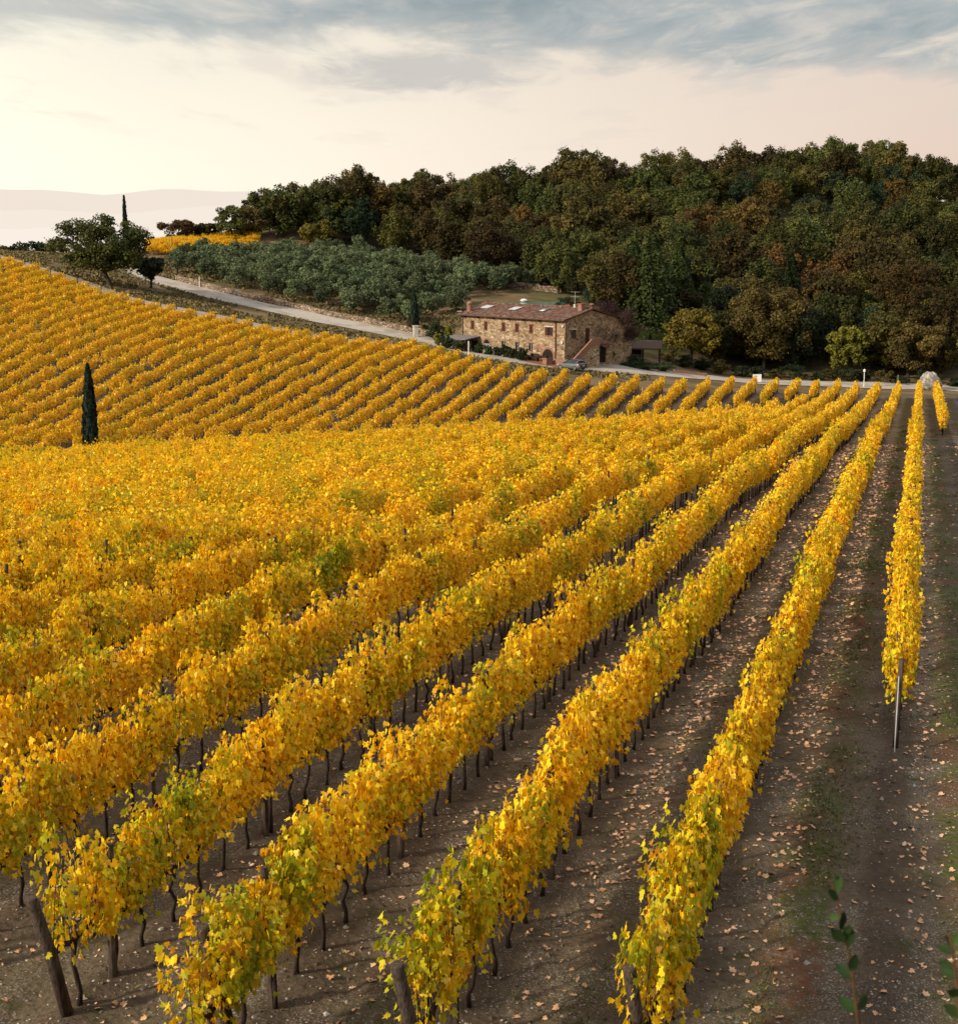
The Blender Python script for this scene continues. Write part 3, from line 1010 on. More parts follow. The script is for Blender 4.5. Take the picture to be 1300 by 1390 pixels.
# leaning end posts in the foreground
for k, D, lab in ((5, 15.5, 'thick leaning end post of the second long row from right'), (4, 15.6, 'dark stubby end post of the third long row from right'),
                  (3, 16.5, 'thick leaning end post of the fourth long row from right'), (2, 17.5, 'thick leaning end post of the fifth long row from right'), (1, 18.8, 'leaning end post of the sixth long row from right')):
    x = (row_c(k) - D * ND[1]) / ND[0]
    mb = MB()
    ln = 1.78
    L = Vector((-RD[0] * .45 - .16, -RD[1] * .45, .0))
    mb.tube([(0, 0, -.3), (L.x * .5, L.y * .5, ln * .5), (L.x, L.y, ln - .01), (L.x, L.y, ln)], [.085, .082, .078, .07], 12)
    tag(mb.build('end_post', M['post'], None, True, (x, D, z1(x, D))), lab, 'post', 'leaning end posts in the foreground')
x = (row_c(6) - 28.3 * ND[1]) / ND[0]
r6 = thing('end_post', 'dark end post with steel stake at the near end of the rightmost long row', 'post', (x, 28.3, z1(x, 28.3)))
MB().tube([(0, 0, -.2), (.01, 0, 1.0), (.03, 0, 1.85)], [.06, .058, .055], 9).build('post', M['post'], r6, True)
MB().tube([(-.1, -.3, 0), (-.02, -.05, 1.5)], [.012, .012], 6).build('stake', M['lightgrey'], r6)

# trellis wires on the near rows
for k in range(0, 7):
    y0 = ROW_START.get(k, 21); y1 = min(80, 185)
    for hgt in (.82, 1.25, 1.65):
        cu = []
        yy = np.arange(y0 - .4, y1, 2.4)
        xx = (row_c(k) - yy * ND[1]) / ND[0]
        zz = zf(xx, yy) + hgt
        mb = MB().tube(list(zip(xx, yy, zz)), .0028, 3)
        o = mb.build('trellis_wire', M['darkmetal'])
        tag(o, f'thin {dict([(.82, "lowest"), (1.25, "middle"), (1.65, "top")])[hgt]} trellis wire of the {rowname(k)}', 'wire', 'trellis wires strung along the near rows')

# ------------------------------------------------------------------ fallen leaves, grass, pebbles
n = 105000
c = rng.uniform(-17, 9, n)
yy = 15 + 95 * rng.random(n) ** 1.6
q = ((c - C6) / SP) % 1.0
pick = rng.random(n) < (np.exp(-((q - .30) / .14) ** 2) * .9 + .07) * np.where(c > C6 + .6, .25, 1) * (.35 + vnoise(c * .8, yy * .35, 4)) * sstep(12, 30, yy) * 1.0 + .03
c, yy = c[pick], yy[pick]
xx = (c - yy * ND[1]) / ND[0]
zz = zf(xx, yy) + .015
n = len(xx)
C = np.stack([xx, yy, zz], 1)
nrm = np.stack([rng.normal(0, .3, n), rng.normal(0, .3, n), np.ones(n)], 1)
tip = np.stack([rng.normal(0, 1, n), rng.normal(0, 1, n), rng.normal(0, .1, n)], 1)
N, T, S = frames(nrm, tip)
sz = (.028 + .065 * rng.random(n) ** 1.8) * (1 + yy / 75)
OUT = LEAF0 + [(-a, b) for a, b in LEAF0[-2:0:-1]]
P = np.stack([C + S * (a * sz)[:, None] + T * ((b - .3) * sz)[:, None] + N * ((abs(a) * .25) * sz)[:, None] for a, b in OUT], 1)
me = quads_mesh('fallen_leaves', P.reshape(-1, 3), rng.random(n), M['fallen'], len(OUT))
tag(link('fallen_leaves', me), 'pale dry vine leaves scattered on the bare soil between the rows', 'fallen leaves', kind='stuff')

n = 80000
c = np.r_[rng.uniform(-18, 9, n // 3), rng.normal(-1.33, .42, n // 3), rng.normal(1.6, .5, n - 2 * (n // 3)) + rng.choice([0, -7.5, -5, 2.5], n - 2 * (n // 3))]
yy = 14.5 + 120 * rng.random(n) ** 1.5
pick = vnoise(c * 1.1, yy * .45, 11) > .58
c, yy = c[pick], yy[pick]
xx = (c - yy * ND[1]) / ND[0] + rng.normal(0, .05, len(c))
n = len(xx)
zz = zf(xx, yy)
ang = rng.random(n) * 6.28; hh = rng.uniform(.02, .075, n); ww = rng.uniform(.005, .012, n) * (1 + yy / 40)
dx, dy = np.cos(ang), np.sin(ang); lx, ly = rng.normal(0, .045, n), rng.normal(0, .045, n)
P = np.stack([np.stack([xx - dx * ww, yy - dy * ww, zz - .01], 1), np.stack([xx + dx * ww, yy + dy * ww, zz - .01], 1),
              np.stack([xx + dx * ww * .5 + lx * .6, yy + dy * ww * .5 + ly * .6, zz + hh * .65], 1), np.stack([xx + lx, yy + ly, zz + hh], 1)], 1)
tag(link('grass', quads_mesh('grass', P.reshape(-1, 3), rng.random(n), M['grass'])), 'short green and reddish weeds growing in the lanes between vine rows', 'grass', kind='stuff')

bx = rng.uniform(-75, 22, 60000); by_ = rng.uniform(180, 262, 60000)
bs = bx / by_
lo = np.interp(bs, S_E, D_E) + 1.0
rdx = np.array([p.x / p.y for p in RDP]); rdy = np.array([p.y for p in RDP])
o_ = np.argsort(rdx); hi = np.interp(bs, rdx[o_], rdy[o_])
trx = np.array([p.x / p.y for p in TRP]); tr_y = np.array([p.y for p in TRP]); tro = np.interp(bs, trx, tr_y, left=0, right=0)
okb = (by_ > lo) & (np.abs(by_ - hi) > 4.6) & (np.abs(by_ - tro) > 2.6) & (by_ < hi + 26) & (vnoise(bx * .35, by_ * .35, 31) > .36)
bx, by_ = bx[okb], by_[okb]; n = len(bx)
bz = zf(bx, by_); ang = rng.random(n) * 6.28; hh = rng.uniform(.12, .42, n); ww = rng.uniform(.10, .28, n)
dx, dy = np.cos(ang), np.sin(ang); lx, ly = rng.normal(0, .12, n), rng.normal(0, .12, n)
P = np.stack([np.stack([bx - dx * ww, by_ - dy * ww, bz - .03], 1), np.stack([bx + dx * ww, by_ + dy * ww, bz - .03], 1),
              np.stack([bx + dx * ww * .7 + lx, by_ + dy * ww * .7 + ly, bz + hh], 1), np.stack([bx - dx * ww * .5 + lx, by_ - dy * ww * .5 + ly, bz + hh * .8], 1)], 1)
tag(link('dry_grass', quads_mesh('dry_grass', P.reshape(-1, 3), rng.random(n), M['drygrass'])), 'tufts of dry brown and olive grass on the banks beside the road', 'grass', kind='stuff')
n = 22000
c = rng.uniform(-14, 8, n); yy = 14.5 + 40 * rng.random(n) ** 1.5
xx = (c - yy * ND[1]) / ND[0]; zz = zf(xx, yy)
rad = rng.uniform(.008, .028, n) * (1 + (rng.random(n) < .04) * 1.3)
octv = np.array([(1, 0, 0), (0, 1, 0), (-1, 0, 0), (0, -1, 0), (0, 0, .8)])
vs = np.stack([xx, yy, zz], 1)[:, None, :] + octv[None] * rad[:, None, None] * rng.uniform(.6, 1.3, (n, 5, 1))
mb = MB()
F4 = np.array([(0, 1, 4), (1, 2, 4), (2, 3, 4), (3, 0, 4)])
fc = (np.arange(n)[:, None, None] * 5 + F4[None]).reshape(-1, 3)
pme = bpy.data.meshes.new('gravel'); pme.from_pydata(vs.reshape(-1, 3).tolist(), [], fc.tolist()); pme.materials.append(M['boulder'])
n = 16000
c = rng.uniform(-15, 8, n); yy = 14.5 + 55 * rng.random(n) ** 1.5
xx = (c - yy * ND[1]) / ND[0]; zz = zf(xx, yy)
rad = (.015 + .05 * rng.random(n) ** 3)
vs = np.stack([xx, yy, zz], 1)[:, None, :] + octv[None] * np.array((1, 1, .7)) * rad[:, None, None] * rng.uniform(.6, 1.4, (n, 5, 1))
fc = (np.arange(n)[:, None, None] * 5 + F4[None]).reshape(-1, 3)
cme = bpy.data.meshes.new('soil_clods'); cme.from_pydata(vs.reshape(-1, 3).tolist(), [], fc.tolist()); cme.materials.append(M['clod'])
tag(link('dirt_clods', cme), 'crumbled brown clods of earth on the tilled lanes', 'earth clods', kind='stuff')
tag(link('gravel', pme), 'small grey stones strewn over the tilled soil', 'gravel', kind='stuff')

# ------------------------------------------------------------------ trees
def crown_quads(seed, R, Hc, z0, n, s0, s1, nclump=26, rc=(.24, .40), shape='round', hollow=.35, zmin=-.8):
    r = np.random.default_rng(seed)
    d = r.normal(0, 1, (nclump, 3)); d /= np.linalg.norm(d, axis=1, keepdims=True)
    rad = hollow + (1 - hollow) * r.random(nclump) ** .5
    cc = d * rad[:, None]
    cc[:, 2] = np.where(cc[:, 2] < zmin, zmin + r.random(nclump) * .3, cc[:, 2])
    lob = 1 + .22 * np.sin(np.arctan2(cc[:, 1], cc[:, 0]) * 3 + seed)
    cc[:, :2] *= lob[:, None]
    cr = r.uniform(rc[0], rc[1], nclump)
    k = r.integers(0, nclump, n)
    o = r.normal(0, 1, (n, 3)); o /= np.linalg.norm(o, axis=1, keepdims=True)
    o[:, 2] = np.abs(o[:, 2]) * np.where(r.random(n) < .72, 1, -1)
    t = (.35 + .65 * r.random(n) ** .5) * (1 + (r.random(n) < .06) * .35)
    p = cc[k] * .86 + o * (cr[k] * t)[:, None]
    C = p * np.array((R, R, Hc / 2)) + np.array((0, 0, z0 + Hc / 2))
    nr = o * .8 + r.normal(0, .55, (n, 3)) + np.array((0, 0, .35))
    tp = r.normal(0, 1, (n, 3)) + np.array((0, 0, .1))
    N, T, S = frames(nr, tp)
    sz = r.uniform(s0, s1, n)[:, None]
    w = r.uniform(.3, .55, n)[:, None]
    P = np.stack([C - T * sz * .5, C + S * sz * w, C + T * sz * .5, C - S * sz * w], 1)
    cl = r.random(nclump)
    return P.reshape(-1, 3), np.clip(.55 * cl[k] + .45 * r.random(n), 0, 1), cc * np.array((R, R, Hc / 2)) + np.array((0, 0, z0 + Hc / 2))


def trunk_mb(seed, h, r0, targets, lean=(0, 0), nl=6, z0=None):
    r = random.Random(seed)
    mb = MB()
    zt = z0 or h
    pts = [(0, 0, -.5), (lean[0] * .1, lean[1] * .1, .1), (lean[0] * .5 + r.uniform(-.1, .1) * h * .1, lean[1] * .5, zt * .5), (lean[0], lean[1], zt)]
    mb.tube(pts, [r0 * 1.35, r0 * 1.1, r0 * .85, r0 * .7], 8)
    tg = list(targets); r.shuffle(tg)
    for t in tg[:nl]:
        a = Vector(pts[-1]); b = Vector(t)
        mid = a.lerp(b, .5) + Vector((r.uniform(-.1, .1), r.uniform(-.1, .1), r.uniform(.0, .12))) * (b - a).length
        mb.tube([a - Vector((0, 0, .1)), mid, b], [r0 * .5, r0 * .32, r0 * .1], 5)
    return mb


TREE_ME = {}


def tree_meshes(kind, var):
    """crown + trunk meshes of a 4 m radius broadleaf; kinds share geometry by variant."""
    if ('g', var) not in TREE_ME:
        P, rv, cc = crown_quads(500 + var, 4.2, 8.9, .2, 7600, .20, .44, 72, (.13, .26), zmin=-.9)
        TREE_ME[('g', var)] = (quads_mesh('crown', P, rv, M['oak_green']), trunk_mb(var, 3.0, .22, cc, (0, 0), 7).mesh('trunk', M['bark'], True))
    if (kind, var) not in TREE_ME:
        c = TREE_ME[('g', var)][0].copy(); c.materials.clear(); c.materials.append(M[kind])
        TREE_ME[(kind, var)] = (c, TREE_ME[('g', var)][1])
    return TREE_ME[(kind, var)]


def inpoly(u, v, poly):
    c = False; n = len(poly)
    for i in range(n):
        (x0, y0), (x1, y1) = poly[i], poly[i - 1]
        if (y0 > v) != (y1 > v) and u < (x1 - x0) * (v - y0) / (y1 - y0) + x0: c = not c
    return c


FOREST = [(350, 338), (430, 342), (500, 350), (600, 366), (690, 392), (765, 402), (845, 432), (880, 468), (960, 496), (1100, 505), (1330, 513), (1330, 268), (1200, 244), (1050, 255), (860, 262), (740, 274), (620, 282), (450, 293), (395, 304)]
cand = []
gx = np.arange(-80, 150, 6.9)
for j, gy in enumerate(np.arange(208, 372, 6.9)):
    for x0 in gx:
        x = x0 + (3.3 if j % 2 else 0) + random.uniform(-2.2, 2.2); y = gy + random.uniform(-2.2, 2.2)
        cand.append((x, y))
cz = zf(np.array([c[0] for c in cand]), np.array([c[1] for c in cand]))
trees = []
for (x, y), z in zip(cand, cz):
    u, v = project(x, y, z)
    if inpoly(u, v, FOREST) and -20 < u < 1330: trees.append((x, y, z, u, v))
print('forest', len(trees))
rest_trees = []
if len(trees) > 272:
    # the ones kept as single trees: those nearest to the viewer and those on the skyline
    rl = lambda u: np.interp(u, [450, 620, 860, 1050, 1200, 1330], [298, 287, 267, 259, 250, 272])
    trees.sort(key=lambda t: (t[3] < -5 or t[3] > 1310, not (t[4] < rl(t[3]) + 22), t[1]))
    rest_trees = trees[272:]; trees = trees[:272]
KP = {'oak_green': 'green oak', 'oak_olive': 'olive brown oak', 'oak_rust': 'rust coloured oak', 'oak_brown': 'dull brown oak', 'oak_dark': 'dark evergreen oak', 'oak_gold': 'golden green oak'}
fr = []
for x, y, z, u, v in trees:
    hsel = vnoise(np.array([x * .06]), np.array([y * .06]), 21)[0] * .55 + random.random() * .45
    kind = 'oak_dark' if hsel < .20 else 'oak_green' if hsel < .50 else 'oak_olive' if hsel < .70 else 'oak_brown' if hsel < .78 else 'oak_rust' if hsel < .92 else 'oak_gold'
    if v > 455 and kind == 'oak_gold': kind = 'oak_olive'
    rid = np.interp(u, [450, 620, 860, 1050, 1200, 1330], [298, 287, 267, 259, 250, 272])
    tier = 'skyline' if v < rid + 16 else 'upper slope' if v < rid + 62 else 'lower slope'
    zone_ = 'above the olive grove' if u < 600 else 'behind the farmhouse' if u < 880 else 'above the round bushes' if u < 1110 else 'at the right edge'
    fr.append((x, y, z, u, kind, tier, zone_))
fc_ = {}
for x, y, z, u, kind, tier, zone_ in sorted(fr, key=lambda t: t[3]):
    key = (kind, tier, zone_); fc_[key] = fc_.get(key, 0) + 1
    var = random.randrange(8)
    t = thing('oak_tree', f'{ordn(fc_[key])} {KP[kind]} from left on the hill {tier} {zone_}', 'tree', (x, y, z), random.random() * 6.28, 'oak trees of the wooded hill')
    s = (random.uniform(.72, 1.08) if random.random() < .75 else random.uniform(1.05, 1.34)) * (1.10 if tier == 'lower slope' else .95 if tier == 'skyline' and u < 1000 else 1.0)
    if u < 470: s *= .82
    t.scale = (s * random.uniform(.92, 1.12), s * random.uniform(.92, 1.12), s * random.uniform(.86, 1.12))
    cm, tm = tree_meshes(kind, var)
    link('crown', cm, t); link('trunk', tm, t)


bv, br, bm = [], [], []
FM = ['oak_green', 'oak_olive', 'oak_rust', 'oak_dark', 'oak_brown']
CR = [crown_quads(560 + i, 4.2, 8.9, .2, 3000, .26, .52, 60, (.14, .26), zmin=-.9) for i in range(4)]
for x, y, z, u, v in [t for i, t in enumerate(rest_trees) if i % 2 == 0 or t[3] < 640]:
    P, rv, _ = CR[random.randrange(4)]
    s = random.uniform(.78, 1.12); a = random.random() * 6.28
    q = P * s
    bv.append(np.stack([x + q[:, 0] * math.cos(a) - q[:, 1] * math.sin(a), y + q[:, 0] * math.sin(a) + q[:, 1] * math.cos(a), z + q[:, 2]], 1))
    br.append(rv); bm.append(np.full(len(rv), random.choice([0, 0, 1, 1, 2, 3, 4])))
if bv:
    tag(link('woodland', quads_mesh('woodland', np.concatenate(bv), np.concatenate(br), [M[k] for k in FM], 4, np.concatenate(bm))), 'dense green and brown woodland filling the hill between the single oaks', 'woodland', kind='stuff')


def big_tree(name, label, cat, p, w, h, kind, seed, base=.15, n=6000, q=(.28, .55), lean=(0, 0), trunk=True, clumps=44, rc=(.17, .30), r0=.25, off=(0, 0), group=None, zt=None, nl=9, zmin=-.85):
    t = thing(name, label, cat, p, 0, group)
    z0 = h * base
    P, rv, cc = crown_quads(seed, w / 2 / 1.08, h - z0, z0, n, q[0], q[1], clumps, rc, zmin=zmin)
    P = P + np.array((off[0], off[1], 0)); cc = cc + np.array((off[0], off[1], 0))
    link('crown', quads_mesh('crown', P, rv, M[kind]), t)
    if trunk: trunk_mb(seed, max(h * base * 1.4, h * .3), r0, cc, lean, nl, zt).build('trunk', M['bark'], t, True)
    return t


def conifer(name, label, p, w, h, kind, seed, n=5000, q=(.25, .5)):
    r = np.random.default_rng(seed)
    t = thing(name, label, 'tree', p)
    tt = r.random(n) ** .8
    R = w / 2 * (1 - tt) ** .8 * (.72 + .28 * np.abs(np.sin(tt * 22 + r.normal(0, .3, n)))) + .15
    a = r.random(n) * 6.283
    rr = R * (.35 + .65 * np.sqrt(r.random(n))) * (1 + .25 * np.sin(a * 5 + tt * 9))
    C = np.stack([np.cos(a) * rr, np.sin(a) * rr, .1 * h + tt * .9 * h - rr * .25], 1)
    N, T, S = frames(np.stack([np.cos(a) * .6, np.sin(a) * .6, np.ones(n)], 1) + r.normal(0, .5, (n, 3)), np.stack([np.cos(a), np.sin(a), -.2 + 0 * a], 1) + r.normal(0, .4, (n, 3)))
    sz = r.uniform(q[0], q[1], n)[:, None]
    P = np.stack([C - T * sz * .5, C + S * sz * .3, C + T * sz * .6, C - S * sz * .3], 1)
    link('crown', quads_mesh('crown', P.reshape(-1, 3), r.random(n), M[kind]), t)
    MB().tube([(0, 0, -.4), (0, 0, h * .5), (0, 0, h * .95)], [.22, .14, .03], 7).build('trunk', M['bark'], t, True)
    return t


def cypress(label, p, w, h, seed, n=7000, q=(.12, .26)):
    r = np.random.default_rng(seed)
    t = thing('cypress_tree', label, 'tree', p)
    tt = r.random(n)
    R = w / 2 * np.minimum(1, (1 - tt) ** .50 * 1.16) * np.minimum(1, .72 + tt * 2)
    a = r.random(n) * 6.283
    R = R * (.88 + .13 * np.sin(a * 3 + tt * 5 + seed) + .10 * np.sin(a * 7 - tt * 17) + .10 * np.sin(a * 5 + tt * 46))
    rr = R * (.72 + .3 * r.random(n) ** .6)
    C = np.stack([np.cos(a) * rr, np.sin(a) * rr, .12 + tt * h * .985], 1)
    N, T, S = frames(np.stack([np.cos(a), np.sin(a), .25 + 0 * a], 1) + r.normal(0, .35, (n, 3)), np.stack([np.cos(a) * .25, np.sin(a) * .25, np.ones(n)], 1) + r.normal(0, .22, (n, 3)))
    sz = r.uniform(q[0], q[1], n)[:, None] * (1 + h / 20)
    P = np.stack([C - T * sz * .5, C + S * sz * .26, C + T * sz * .8, C - S * sz * .26], 1)
    link('crown', quads_mesh('crown', P.reshape(-1, 3), r.random(n), M['cypress']), t)
    MB().tube([(0, 0, -.5), (0, 0, h * .5), (0, 0, h * .93)], [w * .16, w * .12, .03], 7).build('trunk', M['bark'], t, True)
    return t


cypress('dark tall cypress standing alone among the yellow vines on the left', at(124, 607, 136.5) + Vector((0, 0, -.3)), 1.46, 8.05, 3, 9000)
p = place(172, 258); cypress('thin distant cypress rising behind the big leaning oak', p, 1.05, -(268 - 310) / 2000 * 258 - p.z, 5, 2500, (.2, .4))
p = place(562, 213); cypress('small dark cypress beside the stone gate pillar and olive grove', p, 1.45, (438 - 380) / 2000 * 213 + .2, 6, 3500)

# the leaning oak on the left and its neighbour
p = at(150, 376, 211); p.z = z1(p.x, p.y)
big_tree('oak_tree', 'large spreading oak with leaning forked trunk beside the road bend', 'tree', p, 14.8, 10.2, 'oak_green', 41, .10, 24000, (.20, .40), (-.9, .2), True, 110, (.14, .24), .36, (-.5, 0), None, 2.1, 14, -.72)
p = place(205, 219)
t = big_tree('round_tree', 'small dark round tree below the large oak by the road', 'tree', p, 5.4, 4.9, 'oak_dark', 42, .18, 5000, (.18, .36), (.1, 0), True, 40, (.18, .3), .2)
for i, (u, D, w, h, kd, lab) in enumerate(((243, 290, 7.5, 5.2, 'oak_rust', 'low russet tree on the ridge left of the power pole hill'), (283, 292, 6, 4.2, 'oak_olive', 'small brownish tree on the ridge between two taller trees'),
                                           (315, 288, 7.5, 7.0, 'oak_green', 'bushy green tree on the ridge above the orange vines'), (355, 296, 9, 8.2, 'oak_green', 'first tall green tree at the left end of the wooded ridge'),
                                           (385, 292, 9, 8.5, 'oak_olive', 'open olive green tree beside the first tall ridge tree'), (418, 296, 8, 9.5, 'oak_green', 'tall thin crowned tree with sky showing through on the ridge'),
                                           (336, 290, 8, 6.5, 'oak_olive', 'low bushy brown green tree filling the ridge gap beside the bushy green tree'), (372, 300, 9, 9, 'oak_green', 'green tree behind the first tall ridge trees'),
                                           (402, 300, 9, 9.8, 'oak_olive', 'olive toned tree behind the open ridge trees'), (438, 298, 9, 10, 'oak_green', 'green tree joining the ridge trees to the wood'), (456, 300, 9, 10.5, 'oak_olive', 'tall olive brown tree at the left shoulder of the wood'),
                                           (430, 288, 7, 6, 'oak_gold', 'golden low tree under the ridge trees above the olive grove'), (262, 296, 6, 4.4, 'oak_rust', 'tiny russet shrub tree behind the orange vines'))):
    big_tree('oak_tree', lab, 'tree', place(u, D), w * 1.12, h, kd, 60 + i, .10, 5000, (.24, .46), (0, 0), True, 44, (.15, .27), .18)
for i in range(10):
    u = -18 + i * 11.5
    big_tree('hedgerow_tree', f'{ordn(i + 1)} low dark tree from the left in the field edge hedgerow', 'tree', place(u, 264 + random.uniform(-2, 2)), random.uniform(3.2, 4.6), random.uniform(2.2, 3.6), 'oak_green' if i % 3 else 'oak_dark', 80 + i, .08, 900, (.25, .45), (0, 0), True, 14, (.25, .4), .1, group='low trees along the far field edge')
# trees by the lower road on the right
for i, (nm, u, D, w, h, kd, base, n, lab) in enumerate((
        ('oak_tree', 1036, 214, 14.6, 13.0, 'dome', .08, 15000, 'huge round brown green holm oak dome in the right middle'),
        ('oak_tree', 938, 211, 9.4, 9.0, 'oak_gold', .12, 9000, 'yellow green bushy tree just right of the pergola'),
        ('oak_tree', 1146, 212, 7.0, 7.6, 'oak_gold', .08, 6000, 'smaller golden bushy tree right of the huge round dome'),
        ('oak_tree', 1100, 217, 8.0, 8.6, 'oak_dark', .1, 6000, 'dark green tree squeezed between the round dome and golden tree'),
        ('oak_tree', 1232, 213, 12.4, 9.6, 'dome', .06, 12000, 'broad olive brown oak above the pale boulder'),
        ('oak_tree', 1222, 228, 15, 15.5, 'oak_rust', .1, 10000, 'tall russet oak behind the broad oak on the right'),
        ('oak_tree', 1322, 210, 7.0, 13.5, 'oak_gold', .06, 7000, 'golden tree cut by the right picture edge'),
        ('oak_tree', 1283, 222, 9, 13, 'oak_olive', .06, 7000, 'olive brown oak beside the golden right edge tree'),
        ('oak_tree', 985, 220, 9, 10.5, 'oak_dark', .06, 7000, 'dark evergreen between the yellow green tree and round dome'),
        ('oak_tree', 1180, 220, 8, 9, 'oak_dark', .05, 5000, 'shadowy evergreen behind the white lamp post'))):
    big_tree(nm, lab, 'tree', place(u, D), w, h, kd, 140 + i, base, n, (.20, .42), (0, 0), True, 64, (.13, .23), .25)
for i, (u, D, w, h, lab) in enumerate(((882, 217, 10.5, 15.5, 'tall dark green pine right of the farmhouse roof'), (918, 224, 8, 13.5, 'dark pine standing behind the yellow green tree'), (1070, 236, 6.5, 12.5, 'pointed fir tree rising behind the round dome oak'), (860, 224, 6.5, 11.5, 'slim dark pine beside the farmhouse gable end'))):
    conifer('pine_tree', lab, place(u, D), w, h, 'pine', 170 + i, 6500, (.28, .55))

# olive grove
OP = [(232, 372), (330, 396), (430, 421), (545, 442), (590, 440), (612, 428), (650, 410), (775, 405), (765, 392), (650, 380), (560, 366), (500, 351), (430, 345), (330, 350), (245, 358)]
OL = []
for i in range(6):
    P, rv, cc = crown_quads(700 + i, 2.25, 3.7, .6, 2400, .15, .34, 30, (.22, .36))
    OL.append((quads_mesh('crown', P, rv, M['olive']), trunk_mb(700 + i, 1.3, .13, cc, (0, 0), 6).mesh('trunk', M['bark'], True)))
oc = []
for a in np.arange(-75, 30, 3.7):
    for b in np.arange(205, 310, 3.7):
        th = .35
        x = a * math.cos(th) - (b - 250) * math.sin(th) + random.uniform(-.7, .7); y = 250 + a * math.sin(th) + (b - 250) * math.cos(th) + random.uniform(-.7, .7)
        z = z1(x, y); u, v = project(x, y, z)
        if inpoly(u, v, OP) and not (640 < u < 760 and v > 398): oc.append((x, y, z, u, v))
print('olives', len(oc))
bands = {0: 'top rows', 1: 'middle rows', 2: 'rows by the stone wall'}
oc.sort(key=lambda t: t[3])
ocnt = {}
for x, y, z, u, v in oc:
    lowv = np.interp(u, [232, 330, 430, 545, 612, 752], [372, 396, 421, 442, 430, 404]); topv = np.interp(u, [245, 330, 430, 500, 560, 650, 742], [358, 350, 345, 351, 366, 384, 396])
    fr_ = (v - topv) / max(lowv - topv, 1)
    b = 0 if fr_ < .34 else 1 if fr_ < .72 else 2
    ocnt[b] = ocnt.get(b, 0) + 1
    t = thing('olive_tree', f'silvery olive tree, {ordn(ocnt[b])} from left in the {bands[b]} of the grove', 'tree', (x, y, z), random.random() * 6.28, 'olive trees of the grove')
    s = random.uniform(.68, 1.02)
    t.scale = (s, s * random.uniform(.9, 1.1), s * random.uniform(.9, 1.2))
    cm, tm = OL[random.randrange(6)]
    link('crown', cm, t); link('trunk', tm, t)


# ------------------------------------------------------------------ farmhouse
HA = (-.692, .722)                                  # along the front wall, to the far left
HC = Vector((11.02, 190.0, -17.5))
HRZ = math.atan2(HA[1], HA[0])


def hw(x, y, z=0.0):                                # house coordinates to world
    return Vector((HC.x + HA[0] * x - HA[1] * y, HC.y + HA[1] * x + HA[0] * y, HC.z + z))


house = thing('farmhouse', 'two storey rubble stone farmhouse with terracotta tiled roof and brown shutters', 'house', HC, HRZ)
EZ, RZh, BY, BZ, LX = 5.95, 7.05, -13.2, 5.15, 19.4
front_holes = []      # x0, x1, z0, z1, sort
UPX = (17.2, 14.6, 11.2, 8.67, 6.06)
for x in UPX: front_holes.append((x - .34, x + .34, 4.02, 5.14, 'shutter'))
front_holes.append((2.82 - .72, 2.82 + .72, 3.85, 4.95, 'double'))
for x in (11.2, 8.6, 6.1): front_holes.append((x - .36, x + .36, 1.68, 2.66, 'pane'))


def wall_holes(mb, holes, x0, x1, z0, z1_, fn, dep=.17):
    cxs = sorted({x0, x1, *[h[0] for h in holes], *[h[1] for h in holes]})
    czs = sorted({z0, z1_, *[h[2] for h in holes], *[h[3] for h in holes]})
    for a, b in zip(cxs, cxs[1:]):
        for c, d in zip(czs, czs[1:]):
            mx_, mz_ = (a + b) / 2, (c + d) / 2
            if any(h[0] < mx_ < h[1] and h[2] < mz_ < h[3] for h in holes): continue
            mb.add([fn(a, c, 0), fn(b, c, 0), fn(b, d, 0), fn(a, d, 0)], [(0, 1, 2, 3)])
    for h in holes:
        q = [(h[0], h[2]), (h[1], h[2]), (h[1], h[3]), (h[0], h[3])]
        for i in range(4):
            a, b = q[i], q[(i + 1) % 4]
            mb.add([fn(*a, 0), fn(*b, 0), fn(*b, dep), fn(*a, dep)], [(0, 1, 2, 3)])


wm = MB()
ff = lambda x, z, d: (x, -d, z)
wall_holes(wm, front_holes, 0, LX, -2.0, EZ, ff)
gh = [(1.69 - .48, 1.69 + .48, 3.55, 4.65, 'pane'), (3.9, 4.75, 2.75, 4.75, 'door'), (4.35, 4.75, .95, 1.55, 'vent'), (6.5, 8.0, .1, 2.3, 'dark')]
gf = lambda w, z, d: (d, -w, z)
wall_holes(wm, gh, 0, -BY, -2.0, BZ, gf)
wm.add([gf(0, BZ, 0), gf(-BY, BZ, 0), gf(5, RZh, 0), gf(0, EZ, 0)], [(0, 1, 2, 3)])
wm.add([(LX, 0, -2), (LX, BY, -2), (LX, BY, BZ), (LX, -5, RZh), (LX, 0, EZ)], [(0, 1, 2, 3, 4)])
wm.add([(0, BY, -2), (LX, BY, -2), (LX, BY, BZ), (0, BY, BZ)], [(0, 1, 2, 3)])
wm.build('wall', M['stone'], house)
